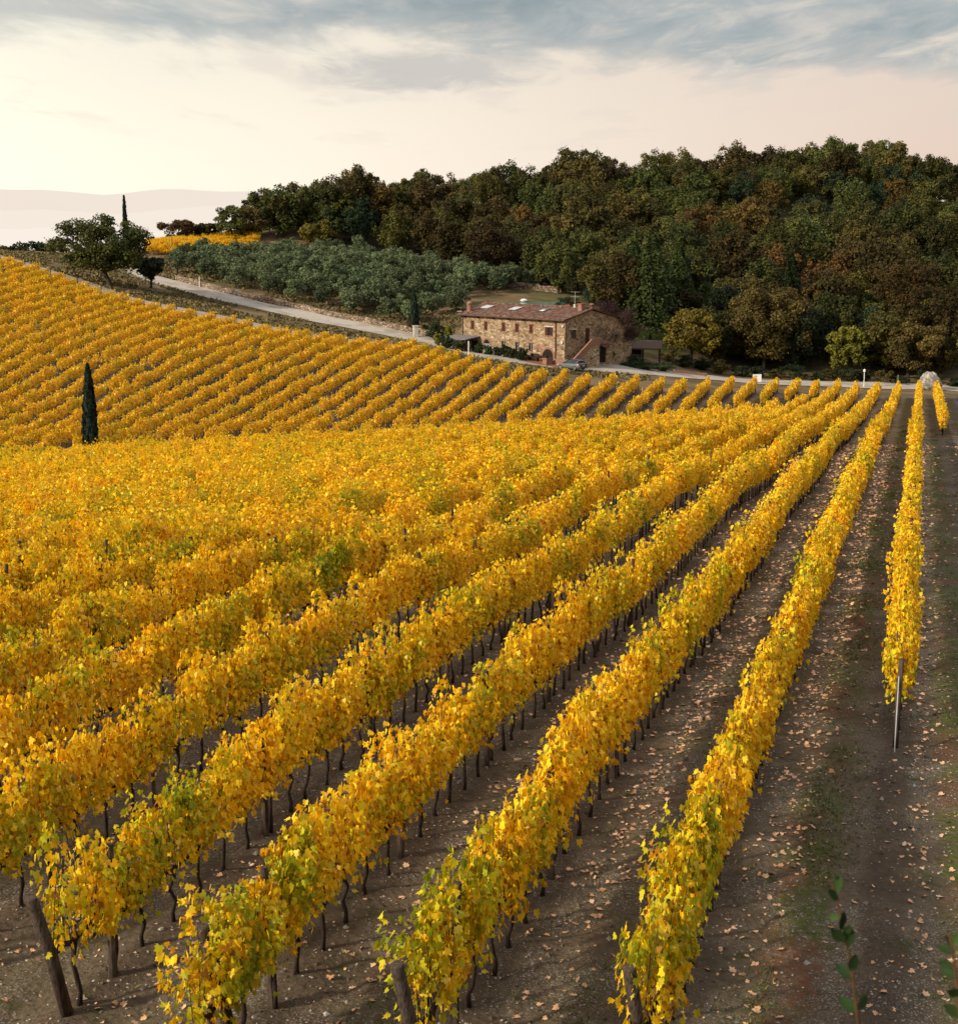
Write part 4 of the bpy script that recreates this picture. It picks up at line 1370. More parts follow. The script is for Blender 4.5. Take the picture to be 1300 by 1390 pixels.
# roof
rm = MB()
sf = (RZh - EZ) / 5; sb = (RZh - BZ) / (-BY - 5)
fy, by = .55, BY - .45
x0, x1 = -.35, LX + .35
th_ = .16
zfe, zbe = EZ - sf * .55 + .06, BZ - sb * .45 + .06
zr = RZh + .06
NX = 60
r_ = random.Random(3)
top = []
for i in range(NX + 1):
    x = x0 + (x1 - x0) * i / NX
    j = lambda: r_.uniform(-.025, .025)
    top.append([(x, fy, zfe + j()), (x, fy * .5 - 2.5 * .5, (zfe + zr) / 2 + j() - (0)), (x, -5, zr + j() + .03), (x, (by - 5) / 2, (zbe + zr) / 2 + j()), (x, by, zbe + j())])
for i in range(NX + 1):
    top[i][1] = (top[i][1][0], (fy - 5) / 2, (zfe + zr) / 2 + r_.uniform(-.03, .03))
vs = []
for t in top: vs += [(a, b, c + th_) for a, b, c in t] + [(a, b, c) for a, b, c in t]
fs = []
for i in range(NX):
    o = i * 10; q = o + 10
    for k in range(4):
        fs.append((o + k, o + k + 1, q + k + 1, q + k)); fs.append((o + 5 + k, q + 5 + k, q + 6 + k, o + 6 + k))
    fs.append((o, q, q + 5, o + 5)); fs.append((o + 4, o + 9, q + 9, q + 4))
for o in (0, NX * 10):
    for k in range(4): fs.append((o + k, o + 5 + k, o + 6 + k, o + k + 1))
rm.add(vs, fs)
roof = rm.build('roof', M['roof'], house)
rg = MB()
for i in range(40):
    x = x0 + (x1 - x0) * (i + .5) / 40
    rg.lathe([(.14, -.24), (.15, .24)], (0, 0, 0), 7)
    vv2 = rg.v[-14:]; del rg.v[-14:]
    rg.v += [(x + c * 1.05, -5 + a, zr + th_ + .04 + b * .75) for a, b, c in vv2]
rg.build('ridge_tiles', M['roof'], roof)


def rz(y):
    return (zfe + (zr - zfe) * (fy - y) / (fy + 5) if y > -5 else zr + (zbe - zr) * (y + 5) / (by + 5)) + th_


# chimneys and roof fittings
ch = MB().lathe([(.38, -.8), (.38, .80)], (18.7, -.9, rz(-.9)), 16).build('chimney', M['brick'], roof)
cm2 = MB()
for k in range(8):
    a = k * PI / 4
    cm2.box((18.7 + math.cos(a) * .32 - .07, -.9 + math.sin(a) * .32 - .07, rz(-.9) + .80), (18.7 + math.cos(a) * .32 + .07, -.9 + math.sin(a) * .32 + .07, rz(-.9) + 1.02))
cm2.lathe([(.44, 1.02), (.43, 1.10), (.30, 1.26), (.10, 1.35)], (18.7, -.9, rz(-.9)), 16)
cm2.build('cap', M['brick'], ch)
MB().lathe([(.24, .78), (.24, 1.04)], (18.7, -.9, rz(-.9)), 12).build('flue', M['hole'], ch)
c2 = MB().box((.5, -4.3, rz(-4) - .5), (1.15, -3.65, rz(-4) + .75)).build('chimney', M['brick'], roof)
MB().box((.42, -4.38, rz(-4) + .75), (1.23, -3.57, rz(-4) + .86)).build('cap', M['terracotta'], c2)
c3 = MB().lathe([(.26, -.4), (.26, .5), (.30, .52), (.30, .60)], (.55, -5.7, rz(-5.7)), 12).build('chimney', M['darkmetal'], roof)
MB().lathe([(.34, .62), (.30, .72), (.05, .80)], (.55, -5.7, rz(-5.7)), 12).build('cap', M['terracotta'], c3)
am = MB()
am.tube([(2.9, -5, zr), (2.9, -5, zr + 2.3)], [.022, .015], 6)
for z in (1.6, 2.2):
    am.tube([(2.2, -5.1, zr + z), (3.6, -4.9, zr + z)], .008, 4)
    for k in range(6): am.tube([(2.25 + k * .26, -5.4, zr + z), (2.25 + k * .26, -4.6, zr + z)], .006, 4)
am.build('antenna', M['lightgrey'], roof)
MB().box((2.75, -5.15, zr + .05), (3.05, -4.85, zr + .62)).build('chimney', M['lintel'], roof)
sk = math.atan(sf)
for x, m_, w_ in ((17.5, 'lightgrey', .80), (11.95, 'lightgrey', .70), (6.7, 'glass', .62)):
    y0_, y1_ = -2.3, -3.7
    f_ = MB().box((x - w_ - .07, y1_ - .07, .02), (x + w_ + .07, y0_ + .07, .09), 0, lambda a, b, c: (a, b, rz(b) + c)).build('skylight', M['darkmetal'], roof)
    MB().box((x - w_, y1_, .092), (x + w_, y0_, .115), 0, lambda a, b, c: (a, b, rz(b) + c)).build('pane', M[m_], f_)
    if m_ == 'glass': MB().box((x - .55, y0_ - .62, .12), (x + .1, y0_ - .08, .14), 0, lambda a, b, c: (a, b, rz(b) + c)).build('blind', M['white'], f_)
dish = MB().lathe([(.02, 0), (.22, .05), (.36, .14), (.37, .15), (.22, .08), (.02, .03)], (19.65, .15, EZ + .25), 14).build('satellite_dish', M['white'], house)
# gutter and downpipes
MB().tube([(x0, fy + .06, zfe + .02), (x1, fy + .06, zfe - .02)], .075, 8).build('gutter', M['gutter'], house)
for x in (1.55, 19.1):
    MB().tube([(x, fy + .04, zfe), (x, .14, zfe - .35), (x, .10, zfe - .6), (x, .10, -.1)], .065, 8).build('downpipe', M['gutter'], house)
for x in (18.6, 16.0, 13.0, 10.0, 7.3, 4.4):
    MB().box((x - .1, .0, EZ - .36), (x + .1, .42, EZ - .16)).build('beam_end', M['darkwood'], house)
# windows
for h in front_holes:
    a, b, c, d, kind = h
    fr_ = MB()
    for q in ((a, c, a + .06, d), (b - .06, c, b, d), (a + .06, c, b - .06, c + .06), (a + .06, d - .06, b - .06, d)):
        fr_.box((q[0], -.15, q[1]), (q[2], -.09, q[3]))
    wnd = fr_.build('window', M['shutter'], house)
    MB().box((a + .06, -.14, c + .06), (b - .06, -.12, d - .06)).build('pane', M['glass'], wnd)
    if kind in ('shutter', 'double'):
        mid = (a + b) / 2
        segs = [(a + .01, mid - .01), (mid + .01, b - .01)] if kind == 'shutter' else [(a + .02, mid - .22), (mid + .22, b - .02)]
        for s0_, s1_ in segs:
            sh_ = MB().box((s0_, -.07, c + .02), (s1_, -.03, d - .02))
            for kz in range(7):
                zz_ = c + .1 + (d - c - .2) * kz / 7
                sh_.box((s0_ + .04, -.03, zz_), (s1_ - .04, -.012, zz_ + .06))
            sh_.build('shutter', M['shutter'], wnd)
    else:
        MB().box(((a + b) / 2 - .025, -.11, c + .06), ((a + b) / 2 + .025, -.085, d - .06)).build('glazing_bar', M['lightgrey'], wnd)
    MB().box((a - .08, -.02, c - .10), (b + .08, .06, c - .005)).build('sill', M['brick'], wnd)
    MB().box((a - .12, -.02, d + .005), (b + .12, .025, d + (.17 if kind == 'double' else .12))).build('lintel', M['lintel'] if kind == 'double' else M['brick'], wnd)


def arch_pts(x, w, z0, zt, n=12, grow=0.0):
    r = w / 2 + grow
    zc = zt - w / 2
    return [(x - r, z0)] + [(x + r * math.cos(PI - PI * k / n), zc + r * math.sin(PI - PI * k / n)) for k in range(n + 1)] + [(x + r, z0)]


for x, w, z0, zt in ((2.95, 1.95, -.25, 2.1), (14.4, 1.15, .3, 2.75)):
    pl = arch_pts(x, w, z0, zt)
    dr = MB().prism(pl, lambda a, b: (a, .012, b), lambda a, b: (a, -.1, b)).build('door', M['hole'], house)  # dark panel set proud of the wall, painted to look like an unlit opening
    ring = MB()
    o_, i_ = arch_pts(x, w, z0, zt, 12, .24), arch_pts(x, w, z0, zt, 12, .0)
    for k in range(len(o_) - 1):
        ring.add([(i_[k][0], .05, i_[k][1]), (i_[k + 1][0], .05, i_[k + 1][1]), (o_[k + 1][0], .05, o_[k + 1][1]), (o_[k][0], .05, o_[k][1]),
                  (i_[k][0], -.05, i_[k][1]), (i_[k + 1][0], -.05, i_[k + 1][1]), (o_[k + 1][0], -.05, o_[k + 1][1]), (o_[k][0], -.05, o_[k][1])],
                 [(0, 3, 2, 1), (0, 1, 5, 4), (2, 3, 7, 6)])
    ring.build('arch', M['brick'], dr)
    lf = MB()
    zc = zt - w / 2
    for k in (-1, 1):
        lf.box((x + k * w * .24 - w * .2, .02, z0 + .05), (x + k * w * .24 + w * .2, .04, zc))
    lf.build('door_leaf', M['darkwood'] if w > 1.5 else M['lightgrey'], dr)
    if w < 1.5:
        g_ = MB()
        for k in (-1, 1):
            g_.box((x + k * w * .24 - w * .14, .042, z0 + .9), (x + k * w * .24 + w * .14, .05, zc - .08))
        g_.build('pane', M['glass'], dr)
# bricked-up relieving arch
rl = MB()
for k in range(9):
    a = PI * (.15 + .7 * k / 8)
    rl.box((4.75 + math.cos(a) * .75 - .11, -.02, 1.75 + math.sin(a) * .5 - .13), (4.75 + math.cos(a) * .75 + .11, .02, 1.75 + math.sin(a) * .5 + .13))
rl.build('relieving_arch', M['brick'], house)
# gable openings
g0 = MB().box((.1, -(1.69 + .48), 3.55), (.14, -(1.69 - .48), 4.65)).build('window', M['shutter'], house)
MB().box((.06, -(1.69 + .36), 3.65), (.098, -(1.69 - .36), 4.55)).build('pane', M['glass'], g0)
MB().box((-.03, -(1.69 + .6), 4.655), (.05, -(1.69 - .6), 4.8)).build('lintel', M['lintel'], g0)
MB().box((.12, -4.75, 2.75), (.16, -3.9, 4.75)).build('door', M['shutter'], house)
MB().box((.12, -4.75, .95), (.16, -4.35, 1.55)).build('vent', M['hole'], house)
MB().box((.14, -8.0, .1), (.168, -6.5, 2.3)).build('doorway', M['hole'], house)
MB().box((-1.3, -8.4, 2.5), (-.003, -6.2, 2.62), 0, lambda a, b, c: (a, b, c + .18 * a)).build('door_canopy', M['roof'], house)
# outside staircase along the gable
st = MB()
for k in range(11):
    w0 = .35 + k * .30
    st.box((-1.25, -(w0 + .30), -1.0), (-.004, -w0, .35 + k * .215))
st.box((-1.25, -5.1, -1.0), (-.004, -3.65, 2.66))
stair = st.build('staircase', M['stone'], house)
pr = MB()
pr.prism([(.0, -.9), (.0, .95), (.5, 1.3), (3.65, 3.45), (5.1, 3.45), (5.1, 2.6), (3.65, 2.6), (.6, .3), (.35, -.9)], lambda w, z: (-1.52, -w, z), lambda w, z: (-1.255, -w, z))
pr.build('parapet', M['brick'], stair)
MB().prism([(.36, -1.0), (.61, .28), (3.65, 2.58), (5.1, 2.58), (5.1, -1.0)], lambda w, z: (-1.47, -w, z), lambda w, z: (-1.256, -w, z)).build('stair_wall', M['stone'], stair)
MB().box((-1.52, .004, -.9), (1.5, .30, .95)).build('brick_wall', M['brick'], stair)
MB().box((-1.4, .31, -.9), (.9, .75, .38)).build('stone_base', M['drystone'], stair)
# lamps on the corner
MB().lathe([(.04, 0), (.12, .06), (.14, .2), (.08, .3)], (.35, .16, 2.9), 10).build('wall_lamp', M['white'], house)
MB().lathe([(.04, 0), (.12, .06), (.14, .2), (.08, .3)], (.25, .2, 5.0), 10).build('wall_lamp', M['white'], house)
# porch roof at the left end
pf = MB()
pf.box((15.6, .02, 0), (20.6, 2.9, .09), 0, lambda a, b, c: (a, b, c + 3.05 - b * .11))
porch = pf.build('porch_roof', M['awning'], house)
for x in (15.75, 18.1, 20.4):
    MB().box((x - .07, 2.65, .3), (x + .07, 2.79, 2.74)).build('post', M['darkwood'], porch)
MB().box((16.1, .03, .2), (17.3, .09, 2.45)).build('door', M['hole'], house)
MB().box((17.6, .6, .2), (20.3, .85, 1.5)).build('low_wall', M['brick'], porch)

# terrace paving, planter, bench
mb = MB()
gxs = np.linspace(-.5, 6.2, 14); gys = np.linspace(.25, 2.1, 6)
pts = [hw(a, b) for a in gxs for b in gys]
pzz = zf(np.array([q.x for q in pts]), np.array([q.y for q in pts])) + .12
mb.add([(q.x, q.y, z) for q, z in zip(pts, pzz)], [(i * 6 + k, i * 6 + k + 1, (i + 1) * 6 + k + 1, (i + 1) * 6 + k) for i in range(13) for k in range(5)])
tag(mb.build('patio', M['terracotta']), 'red terracotta terrace in front of the arched farmhouse door', 'paving', kind='structure')
q = hw(1.9, 1.4); pot = thing('planter', 'square terracotta planter beside the arched farmhouse door', 'planter', (q.x, q.y, z1(q.x, q.y) + .12), HRZ)
MB().box((-.36, -.36, 0), (.36, .36, .7)).box((-.41, -.41, .7), (.41, .41, .8)).build('pot', M['brick'], pot)
P, rv, cc = crown_quads(31, .35, .4, .75, 120, .08, .2, 8); link('plant', quads_mesh('plant', P, rv, M['hedge']), pot)
q = hw(4.8, .75)
bn = thing('bench', 'dark garden bench against the stone wall left of the arched door', 'bench', (q.x, q.y, z1(q.x, q.y) + .12), HRZ)
MB().box((-.8, -.22, .42), (.8, .22, .48)).build('seat', M['darkwood'], bn)
MB().box((-.8, -.27, .55), (.8, -.23, .95)).build('backrest', M['darkwood'], bn)
for sx2 in (-.7, .7):
    MB().box((sx2 - .04, -.22, 0), (sx2 + .04, .2, .42)).build('leg', M['darkwood'], bn)


# bushes around the house
def bush(p, w, h, kind, seed, label, name='bush', n=1600):
    t = thing(name, label, 'bush', p, 0)
    P, rv, cc = crown_quads(seed, w / 2 / 1.05, h * 1.05, -.05 * h, n, .12, .26, 24, (.22, .36))
    link('foliage', quads_mesh('foliage', P, rv, M[kind]), t)
    MB().tube([(0, 0, -.3), (0, 0, h * .55)], [.06, .03], 5).build('stem', M['bark'], t)
    return t


for i, (x, y, w, h, kd, lab) in enumerate(((16.2, 3.6, 2.2, 1.5, 'hedge', 'rounded bush below the grey porch roof'), (14.2, 1.6, 1.7, 1.4, 'hedge', 'clipped bush left of the small arched door steps'), (12.6, 1.5, 1.6, 1.3, 'hedge', 'clipped green bush under the left lower window'),
                                           (10.9, 1.4, 1.3, 1.35, 'oak_dark', 'dark bush under the lower windows, third from the porch'), (9.6, 1.4, 1.7, 1.6, 'oak_dark', 'dark round bush under the middle lower window'), (8.2, 1.5, 1.9, 1.5, 'hedge', 'wide green bush between middle and right lower windows'),
                                           (6.9, 1.5, 1.2, 1.35, 'hedge', 'narrow pale bush beside the tall clipped one'), (5.85, 1.6, 1.6, 1.85, 'oak_dark', 'tall clipped dark bush nearest the arched farmhouse door'),
                                           (18.2, 3.9, 2.2, 1.9, 'hedge', 'dark bush at the left corner of the porch'), (20.4, 3.4, 1.6, 1.6, 'oak_gold', 'yellowish shrub at the left end of the farmhouse'))):
    q = hw(x, y); bush((q.x, q.y, z1(q.x, q.y)), w, h, kd, 210 + i, lab)
for i, (u, D, w, h, kd, lab) in enumerate(((592, 209, 2.4, 2.7, 'hedge', 'big dark green bush at the road bend left of the farmhouse'), (609, 208, 1.6, 2.4, 'oak_gold', 'yellow green bush right of the dark one at the bend'), (575, 212, 1.4, 1.4, 'hedge', 'small green bush by the stone gate pillar'),
                                           (828, 197.5, 2.2, 2.7, 'oak_gold', 'golden green cone shaped shrub right of the parked car'), (862, 199, 3.2, 1.8, 'hedge', 'green shrub in front of the pergola'), (845, 201, 2, 2.1, 'oak_dark', 'dark shrub left of the pergola post'), (900, 200, 2.6, 1.4, 'hedge', 'low round bush at the right end of the road hedge'),
                                           (806, 230, 4.3, 3.0, 'bluebush', 'round blue green bush behind the farmhouse roof'), (769, 221, 4.0, 2.9, 'oak_dark', 'dark bush at the right end of the swimming pool'))):
    p = place(u, D); bush(p, w, h, kd, 240 + i, lab, n=1800)
hd = thing('hedge', 'long low clipped hedge along the road in front of the pergola', 'hedge', place(872, 197.5), -.13)
P, rv, cc = crown_quads(261, 1, 1.0, 0, 4200, .12, .25, 60, (.3, .5), hollow=.1)
P = P * np.array((3.9, .7, 1)) * np.array((1, 1, .95)); link('foliage', quads_mesh('foliage', P, rv, M['oak_dark']), hd)

for i in range(17):
    u = 905 + i * 24.5
    p = place(u + random.uniform(-5, 5), 208.5 + random.uniform(-.6, 1.6))
    bush(p, random.uniform(2.4, 4.0), random.uniform(1.1, 2.3), 'oak_dark' if i % 3 else 'oak_olive', 300 + i, f'dark low shrub under the roadside trees on the right, {ordn(i + 1)} from left', 'undergrowth_shrub', 1300)['group'] = 'undergrowth shrubs under the roadside trees'
# bare reddish tree against the gable
p = place(826, 198.5)
bt = thing('bare_tree', 'nearly leafless reddish twiggy tree in front of the farmhouse gable', 'tree', p)
r = np.random.default_rng(77); n = 7000
P, rv, cc = crown_quads(77, 4.0, 6.4, 1.6, n, .3, .8, 40, (.2, .36))
Pq = P.reshape(-1, 4, 3); c0 = Pq.mean(1, keepdims=True); dirn = c0[:, 0] - np.array((0, 0, 1.5)); dirn /= np.linalg.norm(dirn, axis=1, keepdims=True)
N, T, S = frames(r.normal(0, 1, (n, 3)), dirn + r.normal(0, .35, (n, 3)) + np.array((0, 0, .3)))
ln = r.uniform(.35, .9, n)[:, None]; wd = .013
c0 = c0[:, 0]; wd = .026
Pq = np.stack([c0 - T * ln * .5 + S * wd, c0 + T * ln * .5 + S * wd * .4, c0 + T * ln * .5 - S * wd * .4, c0 - T * ln * .5 - S * wd], 1)
link('crown', quads_mesh('crown', Pq.reshape(-1, 3), rv, M['twig']), bt)
trunk_mb(77, 2.0, .17, cc, (.1, 0), 26).build('trunk', M['bark'], bt, True)

# pergola shed to the right of the house
p = place(872, 204)
pg = thing('pergola', 'open sided tiled roof shelter on timber posts right of the farmhouse', 'shelter', p, -.12)
MB().box((-2.6, -1.9, 2.55), (2.6, 1.9, 2.72), 0, lambda a, b, c: (a, b, c + .22 * b)).build('roof', M['shedroof'], pg)
for x in (-2.3, 0, 2.3):
    for y in (-1.6, 1.6):
        MB().box((x - .13, y - .13, -.6), (x + .13, y + .13, 2.5 + .22 * y)).build('post', M['darkwood'], pg)
MB().box((-2.5, -1.72, 2.1), (2.5, -1.6, 2.18)).build('beam', M['darkwood'], pg)
MB().box((-2.5, 1.75, 0), (-.2, 1.85, 2.4)).build('screen', M['darkwood'], pg)

# parked car
def build_car(p, rzc, sc=.93):
    car = thing('parked_car', 'silver grey hatchback parked beside the farmhouse corner', 'car', p, rzc)
    car.scale = (sc, sc, sc)
    # stations along x (front +): half width, sill z, belt z
    ST = [(2.12, .55, .42, .55), (2.05, .74, .26, .66), (1.80, .84, .20, .74), (1.35, .885, .18, .82), (.85, .895, .18, .90), (.0, .90, .18, .93), (-.9, .90, .18, .96), (-1.5, .89, .19, .98), (-1.88, .85, .24, 1.0), (-2.06, .76, .34, .96), (-2.12, .62, .46, .82)]
    mb = MB(); rings = []
    for x, hw_, zs_, zb in ST:
        pr_ = [(-.55 * hw_, zs_), (-.93 * hw_, zs_ + .05), (-hw_, zs_ + .22), (-hw_ * 1.0, (zs_ + zb) / 2 + .05), (-hw_ * .97, zb - .10), (-hw_ * .90, zb - .01), (-hw_ * .5, zb + .03)]
        pr_ = pr_ + [(-a, b) for a, b in pr_[::-1]]
        rings.append([(x, a, b) for a, b in pr_])
    n = len(rings[0])
    mb.add([q for r in rings for q in r], [(i * n + k, i * n + (k + 1) % n, (i + 1) * n + (k + 1) % n, (i + 1) * n + k) for i in range(len(rings) - 1) for k in range(n)] + [tuple(range(n)), tuple((len(rings) - 1) * n + k for k in range(n))[::-1]])
    mb.build('body', M['carpaint'], car, True)
    # greenhouse
    gst = [(.95, .74, .90, .905), (.30, .66, .93, 1.33), (-.2, .64, .94, 1.425), (-.95, .63, .96, 1.42), (-1.55, .60, .98, 1.33), (-2.0, .66, .985, 1.0)]
    gm = MB(); rings = []
    for x, hw_, zb, zt in gst:
        bw = .845 if x < .9 else .80
        rings.append([(x, -bw, zb - .02), (x, -hw_, zt - .05), (x, -hw_ * .8, zt), (x, hw_ * .8, zt), (x, hw_, zt - .05), (x, bw, zb - .02)])
    gm.add([q for r in rings for q in r], [(i * 6 + k, i * 6 + k + 1, (i + 1) * 6 + k + 1, (i + 1) * 6 + k) for i in range(5) for k in range(5)] + [(0, 1, 2, 3, 4, 5), (30, 35, 34, 33, 32, 31)])
    gm.build('window', M['glass'], car, True)
    rf = MB()
    rr = [(.26, .60, 1.335), (-.2, .585, 1.44), (-.95, .575, 1.435), (-1.6, .56, 1.345), (-1.78, .56, 1.29)]
    rf.add([(x, s_ * w_, z) for x, w_, z in rr for s_ in (-1, -.5, .5, 1)], [(i * 4 + k, i * 4 + k + 1, i * 4 + k + 5, i * 4 + k + 4) for i in range(4) for k in range(3)])
    rf.build('roof', M['carpaint'], car, True)
    for sy in (-1, 1):
        pm = MB()
        for a, b in (((.95, .80, .90), (.26, .665, 1.32)), ((-.42, .856, .945), (-.42, .65, 1.40)), ((-1.45, .84, .97), (-1.70, .60, 1.30))):
            pm.tube([(a[0], sy * a[1], a[2]), (b[0], sy * b[1], b[2])], .035, 5)
        pm.build('pillar', M['carpaint'], car)
        MB().box((.62, sy * .88 - .10, .93), (.82, sy * .88 + .10, 1.06)).build('mirror', M['carpaint'], car)
        for x in (1.32, -1.30):
            w = MB()
            w.lathe([(.20, -.1), (.30, -.1), (.325, -.06), (.325, .06), (.30, .1), (.20, .1)], (0, 0, 0), 20)
            w.v = [(x + a, sy * .80 + c, .315 + b) for a, b, c in w.v]
            wo = w.build('wheel', M['tyre'], car, True)
            rm_ = MB(); rm_.lathe([(.02, -.09), (.205, -.09), (.205, .09), (.02, .09)], (0, 0, 0), 16)
            for k in range(5):
                a = k * 2 * PI / 5
                rm_.box((-.02, -.02, -.1), (.02, .02, .1))
            rm_.v = [(x + a, sy * .815 + c, .315 + b) for a, b, c in rm_.v]
            rm_.build('rim', M['alloy'], wo)
        MB().box((-2.10, sy * .60 - .15, .76), (-1.93, sy * .66 + .15, .93)).build('tail_light', M['tail'], car)
        MB().box((1.90, sy * .60 - .16, .56), (2.085, sy * .60 + .12, .69)).build('headlight', M['headlamp'], car)
        MB().box((.28, sy * .905 - .012, .78), (.42, sy * .905 + .012, .81)).build('door_handle', M['alloy'], car)
    MB().box((-2.14, -.26, .60), (-2.11, .26, .71)).build('number_plate', M['tarpaulin'], car)
    MB().box((-2.16, -.72, .30), (-2.02, .72, .50)).build('bumper', M['darkmetal'], car)
    return car


p = place(776, 187.6)
build_car((p.x, p.y, p.z + .10), HRZ)

# ------------------------------------------------------------------ walls, pillar, pool
def stone_wall(label, pts, h, th, seed):
    mb = MB(); r = random.Random(seed); rows = []
    fine = []
    for a, b in zip(pts, pts[1:]):
        n = max(2, int((Vector(b) - Vector(a)).length / .7))
        for k in range(n): fine.append(Vector(a).lerp(Vector(b), k / n))
    fine.append(Vector(pts[-1]))
    for i, q in enumerate(fine):
        d = (fine[min(i + 1, len(fine) - 1)] - fine[max(i - 1, 0)]); d.z = 0; d.normalize()
        nn = Vector((-d.y, d.x, 0)) * th / 2
        z = z1(q.x, q.y); hh = h * r.uniform(.82, 1.1)
        j = lambda: r.uniform(-.05, .05)
        rows.append([(q.x - nn.x * 1.15, q.y - nn.y * 1.15, z - .4), (q.x - nn.x + j(), q.y - nn.y + j(), z + hh), (q.x + nn.x + j(), q.y + nn.y + j(), z + hh + j()), (q.x + nn.x * 1.15, q.y + nn.y * 1.15, z - .4)])
    mb.add([q for r_2 in rows for q in r_2], [(i * 4 + k, i * 4 + k + 1, (i + 1) * 4 + k + 1, (i + 1) * 4 + k) for i in range(len(rows) - 1) for k in range(3)] + [(0, 1, 2, 3), tuple(len(rows) * 4 - 1 - k for k in range(4))])
    return tag(mb.build('stone_wall', M['drystone']), label, 'wall')


def offset_road(i0, i1, d):
    o = []
    for i in range(i0, i1 + 1):
        a, b, c = RDP[max(i - 1, 0)], RDP[i], RDP[min(i + 1, len(RDP) - 1)]
        t = (c - a); t.z = 0; t.normalize()
        o.append((b.x + t.y * d, b.y - t.x * d, 0))
    return o


stone_wall('long low dry stone retaining wall between the gravel road and olive grove', offset_road(10, 15, 3.7), .85, .6, 1)
q0, q1 = place(572, 212), place(622, 210)
stone_wall('short low stone wall between the gate pillar and farmhouse', [tuple(q0), tuple(q1)], .8, .5, 2)
q0, q1 = place(636, 247), place(765, 243)
stone_wall('low stone retaining wall above the swimming pool', [tuple(q0), tuple(q1)], 1.0, .6, 3)
p = place(564, 209.5)
gp = thing('gate_pillar', 'pale square stone gate pillar at the road bend', 'pillar', p, .3)
MB().box((-.3, -.3, -.3), (.3, .3, 1.45)).build('shaft', M['lintel'], gp)
MB().box((-.38, -.38, 1.45), (.38, .38, 1.6)).build('cap', M['lintel'], gp)

pool = thing('swimming_pool', 'turquoise swimming pool with brick rim behind the farmhouse roof', 'pool', (7.2, 227, -11.2), -.05)
MB().box((-6.4, -9, -.6), (6.4, 9, .0)).build('basin', M['terracotta'], pool)
MB().box((-5.9, -8.5, .004), (5.9, 8.5, .05)).build('water', M['water'], pool)
rim = MB()
for a, b in (((-6.6, -9.2), (6.6, -8.6)), ((-6.6, 8.6), (6.6, 9.2)), ((-6.6, -8.6), (-6.0, 8.6)), ((6.0, -8.6), (6.6, 8.6))):
    rim.box((a[0], a[1], -.3), (b[0], b[1], .14))
rim.build('rim', M['terracotta'], pool)
MB().lathe([(.02, .05), (.5, .12), (.62, .3), (.3, .5), (.02, .55)], (-.4, 3, 0), 12).build('pool_float', M['white'], pool)

# boulder, notice board, posts, pole
p = place(1262, 203)
mb = MB()
bmv = []
nb, mbk = 22, 12
rr = random.Random(5)
for j in range(mbk + 1):
    ph = PI * j / mbk
    for k in range(nb):
        t_ = 2 * PI * k / nb
        d = Vector((math.sin(ph) * math.cos(t_), math.sin(ph) * math.sin(t_), math.cos(ph)))
        k1 = 1 + .20 * (vnoise(np.array([d.x * 1.8 + 5]), np.array([d.y * 1.8 + d.z * 2.1]), 3)[0] - .5) * 2 + .10 * (vnoise(np.array([d.x * 5 + 9]), np.array([d.y * 5 + d.z * 4]), 8)[0] - .5) * 2
        bmv.append((d.x * 1.45 * k1, d.y * 1.2 * k1, .95 + d.z * 1.45 * k1 - .25 * d.x + .12 * math.sin(d.x * 7 + d.y * 5)))
mb.add(bmv, [(j * nb + k, (j + 1) * nb + k, (j + 1) * nb + (k + 1) % nb, j * nb + (k + 1) % nb) for j in range(mbk) for k in range(nb)])
tag(mb.build('boulder', M['boulder'], None, False, p), 'large pale grey boulder at the end of the rightmost vine rows', 'rock')
p = place(1027, 200)
nb_ = thing('notice_board', 'small pale board leaning on the grass beside the road', 'sign', p, .2)
MB().box((-.62, -.03, .15), (.62, .03, 1.15), 0, lambda a, b, c: (a + .15 * c, b + .35 * c, c)).build('panel', M['white'], nb_)
for x in (-.5, .5): MB().tube([(x, .6, -.1), (x + .1, .35, 1.0)], .035, 5).build('leg', M['greypost'], nb_)
p = place(1172, 203)
lp = thing('street_lamp', 'slender white lamp post with small head by the road on the right', 'lamp post', p)
MB().tube([(0, 0, -.2), (0, 0, 2.1)], [.06, .05], 8).build('pole', M['white'], lp)
MB().lathe([(.07, 2.1), (.16, 2.2), (.18, 2.42), (.10, 2.52), (.03, 2.56)], (0, 0, 0), 10).build('lamp_head', M['white'], lp)
for u, D, h, m_, lab, nm in ((1218, 204, 1.7, 'greypost', 'thin grey post right of the white lamp post', 'marker_post'), (636, 193.3, 1.85, 'white', 'white marker post at the vineyard edge of the road below the farmhouse', 'marker_post'),
                             (271, 229.5, 1.5, 'white', 'short white post above the stone wall by the olive trees', 'marker_post'), (363, 223.5, .8, 'red', 'small red marker post at the foot of the dry stone wall', 'marker_post')):
    p = place(u, D); t = thing(nm, lab, 'post', p)
    MB().tube([(0, 0, -.3), (0, 0, h)], [.075, .07], 8).build('shaft', M[m_], t)
    MB().lathe([(.085, h), (.085, h + .06), (.02, h + .12)], (0, 0, 0), 8).build('cap', M[m_], t)
p = place(234, 268)
pp = thing('power_pole', 'thin wooden power pole with a crossarm beside the orange vines', 'pole', p)
MB().tube([(0, 0, -.4), (0, 0, 4.6)], [.10, .07], 7).build('pole', M['greypost'], pp)
MB().box((-.75, -.05, 4.25), (.75, .05, 4.37)).build('crossarm', M['greypost'], pp)
for x in (-.65, 0, .65): MB().lathe([(.05, 4.37), (.06, 4.5), (.02, 4.56)], (x, 0, 0), 7).build('insulator', M['lightgrey'], pp)
q0, q1 = place(914, 199.5), place(958, 201)
stone_wall('short low reddish wall beside the road under the yellow green tree', [tuple(q0), tuple(q1)], .45, .4, 6).data.materials[0] = M['brick']

